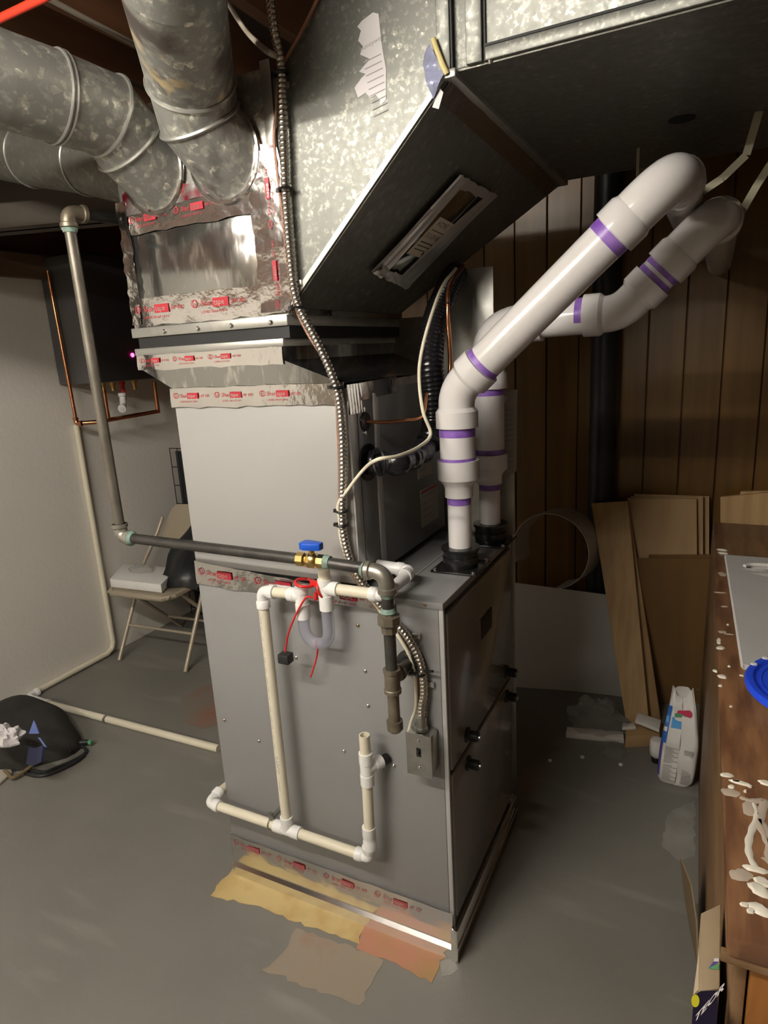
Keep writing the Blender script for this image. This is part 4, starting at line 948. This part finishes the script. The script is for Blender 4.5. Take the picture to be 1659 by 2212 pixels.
tag(MB().tube(catmull([un(470, -40, Z=2.40), un(495, 10, Z=2.40), un(530, 65, Z=2.36), un(570, 105, Y=-0.03), un(600, 122, Y=-0.03)], 8), 0.006, 10).build('ceiling_cable', 'cable_grey'), 'grey cable sweeping in to the armoured cable at the top', 'cable')
tag(MB().tube(catmull([un(-40, 430, Y=0.9), un(0, 419, Y=0.9), un(70, 410, Y=0.9), un(140, 401, Y=0.9)], 6), 0.008, 10).build('ceiling_cable', 'wire_yellow'), 'yellowish cable below the dull round duct at left', 'cable')
tag(MB().tube([un(95, -8, Z=2.455), un(200, 48, Z=2.455), un(305, 103, Z=2.455), un(400, 152, Z=2.455)], 0.007, 8).build('ceiling_cable', 'cable_grey'), 'grey cable stapled along the brown ceiling joist', 'cable')

# ---------------------------------------------------------------- folding chair and what lies on it
def rotz(p, c, a): 
    d = p-c; return c+V((d.x*math.cos(a)-d.y*math.sin(a), d.x*math.sin(a)+d.y*math.cos(a), d.z))
CC = V((-2.085, 1.12, 0)); CA = math.radians(4)
def K(x, y, z): return rotz(CC+V((x, y, z)), CC, CA)
ch = thing('folding_chair', CC, 'beige metal folding chair by the left wall', 'chair')
MB().grid(lambda u, v: K((-0.205+0.41*u)*(1-0.06*v), -0.20+0.40*v, 0.425-0.012*math.sin(math.pi*u)*math.sin(math.pi*v)-(0.018*(1-min(1, v*8))**2)), 12, 12, True, 0.006).build('seat', 'chair_metal', ch)
MB().tube([K(-0.205, 0.18, 0.415), K(-0.205, -0.16, 0.415), K(-0.17, -0.20, 0.410), K(0.17, -0.20, 0.410), K(0.205, -0.16, 0.415), K(0.205, 0.18, 0.415)], 0.016, 12).build('seat_rim', 'chair_metal', ch)
def bk(u, v):
    xx = -0.20+0.40*u; top = 0.775-0.16*max(0, abs(2*u-1)-0.45)**1.6/0.55**1.6
    return K(xx, 0.245+0.03*v+0.025*(1-(2*u-1)**2), 0.57+(top-0.57)*v)
MB().grid(bk, 16, 6, True, 0.006).build('backrest', 'chair_metal', ch)
for sx in (-1, 1):
    MB().tube([K(sx*0.225, -0.175, 0.003), K(sx*0.222, 0.10, 0.47), K(sx*0.212, 0.235, 0.62), K(sx*0.19, 0.268, 0.70)], 0.0115, 12).build('leg', 'chair_metal', ch)
    MB().tube([K(sx*0.195, 0.30, 0.003), K(sx*0.195, -0.10, 0.405)], 0.0105, 12).build('leg', 'chair_metal', ch)
MB().tube([K(-0.222, -0.075, 0.17), K(0.222, -0.075, 0.17)], 0.008, 10).build('stretcher', 'chair_metal', ch)
MB().tube([K(-0.195, 0.20, 0.11), K(0.195, 0.20, 0.11)], 0.008, 10).build('stretcher', 'chair_metal', ch)
wbx = [un(240, 1268, Z=0.433), un(350, 1281, Z=0.433), un(386, 1243, Z=0.433), un(268, 1235, Z=0.433)]
wt = thing('flat_box', wbx[0], 'flat white cardboard box lying on the folding chair', 'box')
MB().prism(wbx, (0, 0, 0.045)).build('carton', 'white_box', wt, 0.002)
cz = un(315, 1235, Z=0.485)
def crump(c, rx, ry, rz, seed, nu=22, nv=12, amp=0.3):
    rnd = random.Random(seed); ph = [rnd.uniform(0, 6.28) for _ in range(12)]
    def f(u, v):
        th = u*2*math.pi; ps = v*math.pi/2
        k = 1+amp*(math.sin(3*th+ph[0]+4*ps)*0.4+math.sin(7*th+ph[1]-3*ps)*0.25+math.sin(11*th+ph[2]+9*ps)*0.2+math.sin(5*ps*2+ph[3])*0.2)
        return c+V((math.cos(th)*math.cos(ps)*rx*k, math.sin(th)*math.cos(ps)*ry*k, math.sin(ps)*rz*k))
    return MB().grid(f, nu, nv, False)
tag(crump(V((cz.x-0.05, cz.y+0.02, 0.479)), 0.075, 0.05, 0.03, 3).build('plastic_bag', 'film'), 'crumpled clear plastic bag on the flat white box', 'plastic bag')
bg = thing('black_bag', K(0.15, 0.05, 0.45), 'black bag slumped on the right side of the folding chair', 'bag')
def bf(u, v):
    p = [K(0.10, 0.20, 0.74), K(0.30, 0.20, 0.74), K(0.30, -0.10, 0.44), K(0.02, -0.10, 0.44)]
    q = p[0].lerp(p[1], u).lerp(p[3].lerp(p[2], u), v); return q+V((0.02*math.sin(v*9), -0.05*math.sin(v*3.1)*math.sin(u*3.1)-0.012*math.sin(u*8+v*5), 0.0))
MB().grid(bf, 10, 14, True, 0.02).build('cloth', 'black_shiny', bg)
cr = thing('wire_crate', (X0+0.12, 1.55, 0), 'folded black wire crate leaning by the wall behind the chair', 'crate')
cX0, cX1 = X0+0.05, X0+0.52; cYc = 1.58
for k in range(10):
    z = 0.05+k*0.113; MB().tube([(cX0, cYc, z), (cX1, cYc, z)], 0.003, 6).build('wire', 'black_plastic', cr)
for k in range(9):
    xx = cX0+(cX1-cX0)*k/8; MB().tube([(xx, cYc-0.006, 0.0), (xx, cYc-0.006, 1.07)], 0.003, 6).build('wire', 'black_plastic', cr)
boxp('tray', (cX0+0.03, cYc+0.005, 0.005), (cX1, cYc+0.025, 1.05), 'black_plastic', cr, 0.003)

# ---------------------------------------------------------------- black duffel on the floor, lower left
bk_ = thing('duffel_bag', (-2.1, 0.2, 0), 'black cloth bag slumped on the floor at the left edge', 'bag')
def duf(u, v):
    th = u*2*math.pi; ps = v*math.pi/2
    r = 1+0.06*math.sin(3*th+1)+0.05*math.sin(5*th+ps*3)
    zz = 0.15*math.sin(ps)**0.8
    return V((-2.10+0.30*math.cos(th)*math.cos(ps)**0.7*r, 0.205+0.20*math.sin(th)*math.cos(ps)**0.7*r, zz+0.01*math.sin(4*th)*math.cos(ps)))
MB().grid(duf, 40, 12, True).build('shell', 'black_cloth', bk_)
def onb(a, b, lift=0.006):   # pixel on the front of the bag
    return un(a, b, Y=0.03-0.0)
MB().grid(lambda u, v: un(73+(u-0.5)*22*v, 1555+30*v, Y=0.045-0.02*v), 4, 4, True, 0.003).build('blue_strap', 'blue_ribbon', bk_)
MB().grid(lambda u, v: un(81+6*u+14*v, 1592+20*v+2*u, Y=0.018-0.02*v), 3, 4, True, 0.003).build('blue_strap', 'blue_ribbon', bk_)
MB().grid(lambda u, v: un(62+38*u-6*v, 1612+38*v+4*math.sin(u*5), Y=0.04-0.035*v-0.02*math.sin(u*3)), 6, 6, True, 0.006).build('navy_pocket', 'navy_cloth', bk_)
cbl = thing('black_cable', un(150, 1655, Z=0.006), 'black cable looped on the floor in front of the black bag', 'cable')
MB().tube(catmull([un(150, 1622, Z=0.03), un(175, 1612, Z=0.012), un(186, 1624, Z=0.008), un(165, 1640, Z=0.008), un(130, 1655, Z=0.008), un(95, 1668, Z=0.008), un(60, 1663, Z=0.008), un(55, 1670, Z=0.008), un(85, 1676, Z=0.008), un(120, 1667, Z=0.008), un(160, 1648, Z=0.008), un(182, 1632, Z=0.008)], 8), 0.007, 8).build('loop', 'black_plastic', cbl)
MB().tube([un(150, 1606, Z=0.03), un(190, 1603, Z=0.02)], 0.012, 10).build('plug', 'black_plastic', cbl)
MB().lathe([(0.01, 0), (0.01, 0.02)], un(190, 1603, Z=0.02), (1, 0.2, -0.1), 10).build('plug_tip', 'bag_green', cbl)
tg = thing('metal_tongs', un(40, 1668, Z=0.01), 'dark bent tool handle resting on papers at the left edge', 'tool')
MB().tube(catmull([un(80, 1645, Z=0.03), un(50, 1668, Z=0.02), un(28, 1680, Z=0.02), un(18, 1672, Z=0.02), un(10, 1664, Z=0.025)], 6), 0.007, 8).build('handle', 'cardboard_dark', tg)
for k, (pts, m, lab) in enumerate((
        ([(-20, 1600), (14, 1612), (12, 1655), (22, 1662), (28, 1672), (0, 1697), (-30, 1700)], 'paper_old', 'crumpled kraft paper at the left edge below the black bag'),)):
    P = [un(a, b, Z=0.001) for a, b in pts]
    tag(MB().prism(P, (0, 0, 0.012)).build('crumpled_paper', m, None, 0.004), lab, 'paper')
tag(crump(un(14, 1598, Y=0.0), 0.07, 0.05, 0.05, 9, amp=0.45).build('torn_wrapper', 'paper'), 'torn pale wrapper lying against the black bag', 'paper')
tag(crump(un(-8, 1650, Z=0.0), 0.07, 0.07, 0.09, 10, amp=0.3).build('paper_sack', 'paper_tan'), 'tan paper sack cut off by the left edge', 'paper')

# ---------------------------------------------------------------- right rear: stack pipe, boards, sheets
st = thing('stack_pipe', (0.08, 1.66, 0), 'black vertical soil stack in front of the wood panelled wall', 'pipe')
p = un(1303, 900, Y=1.66)
MB().tube([(p.x, 1.66, 0), (p.x, 1.66, 2.44)], 0.057, 28).build('pipe', 'stack_black', st)
MB().lathe([(0.057, 0), (0.066, 0.005), (0.066, 0.09), (0.057, 0.095)], (p.x, 1.66, 1.62), (0, 0, 1), 28).build('hub', 'stack_black', st)

def board(name, label, cat, pts, th, m, group=None):
    """pts: pixel, plane pairs for the four front corners"""
    q = [un(a, b, **k) for a, b, k in pts]
    nrm = (q[1]-q[0]).cross(q[3]-q[0]).normalized()
    if nrm.y < 0: nrm = -nrm
    o = MB().prism(q, nrm*th).build(name, m, None, 0.0015, 1)
    return tag(o, label, cat, group)
board('wood_plank', 'long pale wooden plank leaning, front one at left of the boards', 'plank', [(1277, 1087, dict(Y=1.58)), (1356, 1082, dict(Y=1.58)), (1404, 1577, dict(Z=0.001)), (1356, 1584, dict(Z=0.001))], 0.018, 'lumber', 'leaning boards')
board('wood_plank', 'narrow pale plank behind the long leaning plank', 'plank', [(1330, 1100, dict(Y=1.605)), (1358, 1096, dict(Y=1.605)), (1428, 1560, dict(Z=0.001)), (1398, 1563, dict(Z=0.001))], 0.018, 'lumber', 'leaning boards')
board('plywood_sheet', 'tan plywood sheet in front of two others, leaning on the panelled wall', 'board', [(1355, 1076, dict(Y=1.635)), (1505, 1077, dict(Y=1.635)), (1508, 1492, dict(Y=1.55)), (1372, 1492, dict(Y=1.55))], 0.010, 'plywood', 'leaning boards')
board('plywood_sheet', 'tan plywood sheet, middle of the leaning three', 'board', [(1362, 1072, dict(Y=1.66)), (1519, 1072, dict(Y=1.66)), (1519, 1485, dict(Y=1.60)), (1372, 1485, dict(Y=1.60))], 0.008, 'plywood', 'leaning boards')
board('plywood_sheet', 'tan plywood sheet, rearmost and tallest of the leaning three', 'board', [(1370, 1067, dict(Y=1.69)), (1532, 1072, dict(Y=1.69)), (1532, 1480, dict(Y=1.64)), (1380, 1480, dict(Y=1.64))], 0.008, 'lumber', 'leaning boards')
board('hardboard_sheet', 'brown hardboard sheet leaning in front of the plywood', 'board', [(1376, 1206, dict(Y=1.53)), (1545, 1206, dict(Y=1.53)), (1545, 1520, dict(Z=0.001)), (1424, 1520, dict(Z=0.001))], 0.005, 'hardboard', 'leaning boards')
board('hardboard_sheet', 'brown hardboard sheet just behind the front brown one', 'board', [(1401, 1198, dict(Y=1.545)), (1545, 1198, dict(Y=1.545)), (1545, 1505, dict(Z=0.001)), (1424, 1505, dict(Z=0.001))], 0.005, 'hardboard', 'leaning boards')
board('wide_board', 'tan wooden panel standing behind the far end of the workbench', 'board', [(1556, 1074, dict(Y=1.60)), (1680, 1062, dict(Y=1.60)), (1680, 1420, dict(Y=1.60)), (1556, 1420, dict(Y=1.60))], 0.018, 'lumber')
board('wood_offcut', 'small tan offcut on top of the panel behind the workbench', 'board', [(1600, 1062, dict(Y=1.62)), (1680, 1060, dict(Y=1.62)), (1680, 1075, dict(Y=1.62)), (1596, 1078, dict(Y=1.62))], 0.018, 'lumber')
# curved pale sheet leaning on the wall
def sheet(u, v):
    a = un(1085, 1255, Y=1.585); b = un(1338, 1288, Y=1.565); c = un(1352, 1500, Z=0.002); d = un(1085, 1482, Z=0.002)
    p = a.lerp(b, u).lerp(d.lerp(c, u), v)
    return p+V((0, -0.06*max(0, u-0.45)**1.5*v-0.02*math.sin(v*3.1), 0))
tag(MB().grid(sheet, 18, 12, True, 0.003).build('flexible_sheet', 'white_sheet'), 'curved pale plastic sheet leaning behind the furnace at floor level', 'sheet')
cc = un(1185, 1195, Y=1.42)
def curl(u, v):
    th = math.radians(200-280*u); R_ = 0.150+0.016*math.sin(u*3)
    return cc+V((math.cos(th)*R_*1.02+0.03*v, 0.0+0.15*v, math.sin(th)*R_*1.06-0.01*v))
tag(MB().grid(curl, 36, 4, True, 0.003).build('curled_strip', 'white_sheet'), 'pale flexible strip curled into a hoop beside the furnace', 'strip')
# odds on the floor by the boards
f0 = un(1222, 1592, Z=0.0)
tag(MB().prism([un(1222, 1594, Z=0), un(1348, 1606, Z=0), un(1345, 1590, Z=0), un(1225, 1580, Z=0)], (0, 0, 0.022)).build('foam_strip', 'foam', None, 0.002), 'white foam strip on the floor below the crumpled film', 'foam')
tag(crump(un(1290, 1565, Z=0.026), 0.115, 0.08, 0.10, 21, 34, 14, 0.30).build('plastic_film', 'film'), 'crumpled clear packing film on the floor by the leaning planks', 'plastic bag')
tag(crump(un(1325, 1622, Z=0.001), 0.05, 0.05, 0.02, 22, 20, 8, 0.35).build('plastic_film', 'film'), 'small scrap of clear film in front of the white foam strip', 'plastic bag')
tag(MB().prism([un(1350, 1616, Z=0), un(1424, 1612, Z=0), un(1440, 1585, Z=0), un(1352, 1590, Z=0)], (0, 0, 0.052)).build('wood_block', 'plywood', None, 0.002), 'brown wooden block on the floor at the foot of the planks', 'wood block')
wz = 0.056
tag(MB().prism([un(1372, 1562, Z=wz+0.02), un(1424, 1583, Z=wz+0.02), un(1428, 1562, Z=wz+0.02), un(1378, 1545, Z=wz+0.02)], (0, 0, 0.014)).build('white_offcut', 'foam', None, 0.002), 'white topped offcut slanting across the wooden block', 'wood block')
tag(MB().prism([un(1344, 1577, Z=wz-0.003), un(1374, 1576, Z=wz-0.003), un(1370, 1566, Z=wz-0.003), un(1344, 1567, Z=wz-0.003)], (0, 0, 0.010)).build('white_offcut', 'foam', None, 0.001), 'small white chip lying flat on the wooden block', 'wood block')
cb = un(1417, 1645, Z=0)
bt = thing('cap_bottle', cb, 'small white bottle standing on its black cap behind the mortar bag', 'bottle')
MB().lathe([(0.015, 0), (0.017, 0.002), (0.017, 0.018), (0.015, 0.02)], cb, (0, 0, 1), 18).build('cap', 'rubber', bt)
MB().lathe([(0.012, 0.02), (0.022, 0.03), (0.025, 0.05), (0.025, 0.085), (0.02, 0.095), (0.001, 0.097)], cb, (0, 0, 1), 18).build('body', 'foam', bt)

# ---------------------------------------------------------------- bag of patching powder
bc = V((0.474, 0.985, 0)); BW, BD, BH = 0.058, 0.045, 0.37
pb = thing('powder_bag', bc, 'white and blue paper bag of patching powder beside the workbench', 'bag')
def bagS(u, v, off=0.0):
    th = u*2*math.pi - math.pi/2
    cs, sn = math.cos(th), math.sin(th)
    e = 0.38
    sx = math.copysign(abs(cs)**e, cs); sy = math.copysign(abs(sn)**e, sn)
    taper = 1-0.40*max(0, (v-0.42)/0.58)**1.3; flat = 1-0.985*max(0, (v-0.45)/0.55)**0.9
    bul = 1+0.06*math.sin(v*math.pi*1.6)
    rr = min(1, 0.86+v*3)
    x_ = sx*(BW*taper*bul*rr+off); y_ = sy*(BD*flat*bul*rr+off)
    lean = 0.012*math.sin(v*2.4)
    dip = -0.022*max(0, (v-0.8)/0.2)*(1-abs(cs))*(1+math.sin(th*3))
    return bc+V((x_+lean, y_+0.004*math.sin(v*17+u*9)+0.006*math.sin(u*44)*max(0, v-0.5), v*BH+0.002+dip))
MB().grid(lambda u, v: bagS(u, v), 48, 26, True).build('paper_bag', 'bag_white', pb)
def decal(name, u0, u1, v0, v1, m, off=0.0015, n=10):
    return MB().grid(lambda a, b: bagS(u0+(u1-u0)*a, v0+(v1-v0)*b, off), n, n, True).build(name, m, pb)
decal('blue_panel', 0.77, 0.93, 0.45, 0.80, 'bag_blue'); decal('purple_panel', 0.76, 0.88, 0.08, 0.45, 'bag_purple')
decal('pale_stripe', 0.80, 0.91, 0.56, 0.60, 'bag_white', 0.0022); decal('pale_stripe', 0.80, 0.91, 0.64, 0.70, 'bag_blue_light', 0.0022)
def decal_e(name, uc, vc, ru, rv, m, off):
    return MB().grid(lambda a, b: bagS(uc+math.cos(a*2*math.pi)*ru*b, vc+math.sin(a*2*math.pi)*rv*b, off), 20, 4, True).build(name, m, pb)
decal('blue_arc', 0.955, 1.08, 0.60, 0.70, 'bag_blue_light'); decal_e('emblem_field', 1.015, 0.695, 0.035, 0.03, 'bag_white', 0.0022)
decal_e('red_emblem', 1.02, 0.755, 0.030, 0.038, 'bag_red', 0.0026); decal_e('green_emblem', 0.99, 0.725, 0.014, 0.022, 'bag_green', 0.0030)
m_ = MB()
for k in range(22):
    v_ = 0.05+k*0.0165+(0.012 if k > 10 else 0)
    for (ua, ub) in ((0.93, 1.0), (1.004, 1.07)):
        m_.grid(lambda a, b: bagS(ua+(ub-ua-0.004*(k % 3))*a, v_+0.010*b, 0.0018), 6, 1)
m_.build('small_print', 'ink_line', pb)

# ---------------------------------------------------------------- workbench at right
BX, BZ = 0.556, 0.85; BYN, BYF = -0.53, 1.44
bn = thing('workbench', (0.95, 0.45, 0), 'old brown wooden workbench spattered with white paint at right', 'workbench')
MB().prism([(BX-0.012, BYF, BZ-0.03), (BX+0.018, BYN, BZ-0.03), (1.35, BYN, BZ-0.03), (1.35, BYF, BZ-0.03)], (0, 0, 0.03)).build('top', 'bench_wood', bn, 0.004)
MB().prism([(BX-0.014, BYF, 0), (BX+0.030, BYN+0.03, 0), (BX+0.045, BYN+0.03, 0), (BX+0.008, BYF, 0)], (0, 0, BZ-0.03)).build('side_panel', 'bench_side', bn, 0.003)
boxp('end_panel', (BX+0.047, BYN+0.015, 0.06), (1.33, BYN+0.035, BZ-0.032), 'bench_end', bn, 0.003)
boxp('end_panel', (BX+0.012, BYF-0.03, 0.0), (1.33, BYF-0.01, BZ-0.032), 'bench_side', bn, 0.003)
boxp('side_panel', (1.31, BYN+0.036, 0), (1.33, BYF-0.032, BZ-0.032), 'bench_side', bn, 0.003)
boxp('front_rail', (BX+0.012, BYN+0.004, BZ-0.045), (1.34, BYN+0.014, BZ-0.0305), 'bench_side', bn, 0.002)
rnd = random.Random(5)
def blob(name, px_, py_, L_, W_, m, ang=0.0, z=BZ, h=0.0025, par=bn):
    c = un(px_, py_, Z=z); n = 14; ph = rnd.uniform(0, 6)
    ring_ = []; top = []
    for k in range(n):
        a = 2*math.pi*k/n; r_ = 1+0.18*math.sin(2*a+ph)+0.1*math.sin(5*a)
        x_, y_ = math.cos(a)*L_*r_, math.sin(a)*W_*r_
        dx, dy = x_*math.cos(ang)-y_*math.sin(ang), x_*math.sin(ang)+y_*math.cos(ang)
        ring_.append(V((c.x+dx, c.y+dy, z))); top.append(V((c.x+dx*0.7, c.y+dy*0.7, z+h)))
    MB().add(ring_+top, [(k, (k+1) % n, n+(k+1) % n, n+k) for k in range(n)]+[tuple(range(n, 2*n))], True).build(name, m, par)
for a, b, l, w_ in ((1560, 1188, .018, .010), (1562, 1195, .018, .008), (1553, 1385, .006, .016), (1556, 1400, .010, .008), (1560, 1462, .011, .007), (1556, 1482, .005, .004), (1570, 1675, .010, .006), (1600, 1692, .016, .005), (1590, 1689, .008, .004), (1654, 1692, .012, .006), (1580, 1700, .006, .004), (1579, 1527, .003, .003), (1545, 1450, .005, .006), (1602, 1460, .004, .003),
                    (1640, 1922, .013, .012), (1642, 1965, .015, .010), (1622, 1968, .005, .005), (1632, 1878, .014, .007), (1620, 1700, .003, .003), (1610, 1710, .003, .003), (1646, 1905, .012, .008), (1608, 1955, .005, .004), (1575, 1440, .004, .003), (1572, 1350, .003, .004)):
    blob('paint_spot', a, b, l, w_, 'paint_blob')
for a, b, l, w_ in ((1560, 1240, .012, .018), (1555, 1280, .014, .006), (1600, 1890, .014, .012), (1620, 1745, .012, .018), (1578, 1712, .012, .012), (1560, 1365, .008, .01), (1575, 1370, .012, .004), (1565, 1310, .010, .006)):
    blob('paint_smear', a, b, l, w_, 'paint_smear', h=0.0008)
def ribbon(px_pts, wd, m, z=BZ+0.0004):
    P = catmull([un(a, b, Z=z) for a, b in px_pts], 8); n = len(P); mb = MB(); vs = []
    for i, p in enumerate(P):
        t_ = (P[min(i+1, n-1)]-P[max(i-1, 0)]).normalized(); s_ = V((-t_.y, t_.x, 0))*(wd*(0.45+0.55*math.sin(3.1*i/n)+0.15*math.sin(i*0.9))+0.0008)
        vs += [p-s_, p-s_*0.5+V((0, 0, 0.0012)), p+s_*0.5+V((0, 0, 0.0012)), p+s_]
    mb.add(vs, [(4*i+k, 4*i+k+1, 4*i+k+5, 4*i+k+4) for i in range(n-1) for k in range(3)], True)
    mb.build('paint_drip', m, bn)
ribbon([(1628, 1735), (1635, 1760), (1625, 1790), (1617, 1820), (1620, 1850), (1635, 1875), (1650, 1880)], 0.004, 'paint_blob')
ribbon([(1598, 1722), (1625, 1730), (1650, 1732), (1640, 1770), (1650, 1800), (1662, 1830)], 0.006, 'paint_smear')
ribbon([(1640, 1770), (1660, 1800), (1665, 1850), (1650, 1860)], 0.007, 'paint_smear')

# board with hand slot, powder
Pb = [un(1567, 1206, Z=BZ+0.001), un(1604, 1446, Z=BZ+0.001)]
dvec = (Pb[1]-Pb[0]); rt_ = V((-dvec.y, dvec.x, 0)).normalized()
bw_ = 0.46
wbd = thing('hand_board', Pb[0], 'grey white plastic board with a hand slot lying on the workbench', 'board')
O_ = Pb[0]; ex = rt_*bw_; ey = dvec
def BP(u, v, h=0.0): return O_+ex*u+ey*v+V((0, 0, h))
# four strips around the slot so that it is a real hole
hz = 0.012
sl0, sl1, sv0, sv1 = 0.10, 0.72, 0.105, 0.150
def rect(mb, u0, u1, v0, v1): mb.prism([BP(u0, v0), BP(u1, v0), BP(u1, v1), BP(u0, v1)], (0, 0, hz))
mb = MB(); rect(mb, 0, 1, 0, sv0); rect(mb, 0, sl0, sv0, sv1); rect(mb, sl1, 1, sv0, sv1); rect(mb, 0, 1, sv1, 1)
mb.build('panel', 'board_grey', wbd)
MB().tube(catmull([BP(sl0, sv0+0.03, hz), BP(sl0+0.06, sv0, hz), BP(0.4, sv0-0.008, hz), BP(sl1-0.06, sv0, hz), BP(sl1, sv0+0.03, hz)], 6), 0.006, 8).build('slot_lip', 'foam', wbd)
tubep('edge_lip', [BP(0, 0, hz*0.6), BP(0, 1, hz*0.6)], 0.004, 'foam', wbd, 8)
for (u, v, l, w_) in ((0.30, 0.22, .07, .018), (0.55, 0.24, .09, .016), (0.16, 0.17, .03, .012), (0.75, 0.20, .05, .014)):
    c = BP(u, v, hz); n = 18
    MB().add([c+V((math.cos(2*math.pi*k/n)*l*(1+0.2*math.sin(5*k)), math.sin(2*math.pi*k/n)*w_*(1+0.3*math.sin(3*k)), 0.0006)) for k in range(n)], [tuple(range(n))]).build('powder_smear', 'powder', wbd)
# blue pail lid
lc = V((0.762, 0.118, BZ+0.0145))
bl = thing('pail_lid', lc-V((0, 0, 0.012)), 'bright blue plastic pail lid on the workbench by the grey white board', 'lid')
MB().lathe([(0.001, 0.008), (0.134, 0.008), (0.134, 0.008), (0.138, 0.014), (0.142, 0.015), (0.150, 0.014), (0.153, 0.010), (0.153, 0.001), (0.150, 0.0)], lc, (0, 0, 1), 48).build('lid', 'blue_lid', bl)
MB().ring(lc+V((0, 0, 0.009)), (0, 0, 1), 0.124, 0.0015, 48, 6).build('rib', 'blue_lid', bl)
for a in (2.45, 2.75):
    c = lc+V((math.cos(a)*0.145, math.sin(a)*0.145, 0.0155)); MB().lathe([(0.007, -0.003), (0.006, 0.0008), (0.001, 0.0015)], c, (0, 0, 1), 10).build('paint_spot', 'powder', bl)

# ---------------------------------------------------------------- cartons between bench and camera, lower right
ZT = 0.70
cq = [un(1514, 1972, Z=ZT), un(1557, 1952, Z=ZT), un(1555, 2135, Z=ZT), un(1512, 2140, Z=ZT)]
cbx = thing('tall_carton', (cq[0].x, cq[0].y, 0), 'narrow brown cardboard carton with a blue and green mark standing against the workbench', 'box')
MB().prism([V((p.x, p.y, 0.0)) for p in cq], (0, 0, ZT)).build('carton', 'cardboard', cbx, 0.002)
MB().add([un(1530, 2092, Z=ZT+0.0006), un(1541, 2077, Z=ZT+0.0006), un(1553, 2078, Z=ZT+0.0006)], [(0, 1, 2)]).build('blue_mark', 'bag_purple', cbx)
MB().add([un(1541, 2077, Z=ZT+0.0009), un(1543, 2070, Z=ZT+0.0009), un(1553, 2070, Z=ZT+0.0009), un(1553, 2077, Z=ZT+0.0009)], [(0, 1, 2, 3)]).build('white_mark', 'paper', cbx)
MB().add([un(1530, 2092, Z=ZT+0.0009), un(1553, 2081, Z=ZT+0.0009), un(1553, 2095, Z=ZT+0.0009)], [(0, 1, 2)]).build('green_mark', 'bag_green', cbx)
tag(MB().prism([un(1513, 2012, Z=0.66), un(1509, 2060, Z=0.66), un(1497, 2150, Z=0.66), un(1510, 2136, Z=0.66), un(1513, 2060, Z=0.66)], (0, 0, -0.003)).build('paper_strip', 'paper_tan'), 'pale paper strip along the left edge of the narrow carton', 'paper')
cf_ = [un(1469, 1853, Z=0.34), un(1491, 1910, Z=0.34), un(1503, 1990, Z=0.30), un(1506, 2085, Z=0.26), un(1490, 2010, Z=0.06), un(1478, 1935, Z=0.06)]
tag(MB().prism(cf_, (0.003, 0, 0.002)).build('cardboard_flap', 'cardboard_dark'), 'dark folded cardboard flap sticking out beside the narrow carton', 'cardboard')
pk = thing('printed_package', un(1520, 2170, Z=0.72)-V((0, 0, 0.72)), 'dark printed package with white letters at the bottom edge below the narrow carton', 'package')
pq = [un(1499, 2150, Z=0.72), un(1513, 2141, Z=0.72), un(1551, 2139, Z=0.72), un(1545, 2290, Z=0.72), un(1488, 2290, Z=0.72)]
MB().prism(pq, (0, 0, -0.715)).build('wrapper', 'pack_dark', pk)
def PKT(a, b): return un(1497+a*0.92+b*0.35, 2212-a*1.05-b*1.0, Z=0.7208)
m_ = MB(); text_mb(m_, 'TEOR', 29, lambda a, b: PKT(a, b), 0.95, 0.03); m_.build('lettering', 'paper', pk)
MB().add([un(1496+9*math.cos(k*0.5236)+6, 2162+14*math.sin(k*0.5236), Z=0.7206) for k in range(12)], [tuple(range(12))]).build('yellow_emblem', 'pack_yellow', pk)
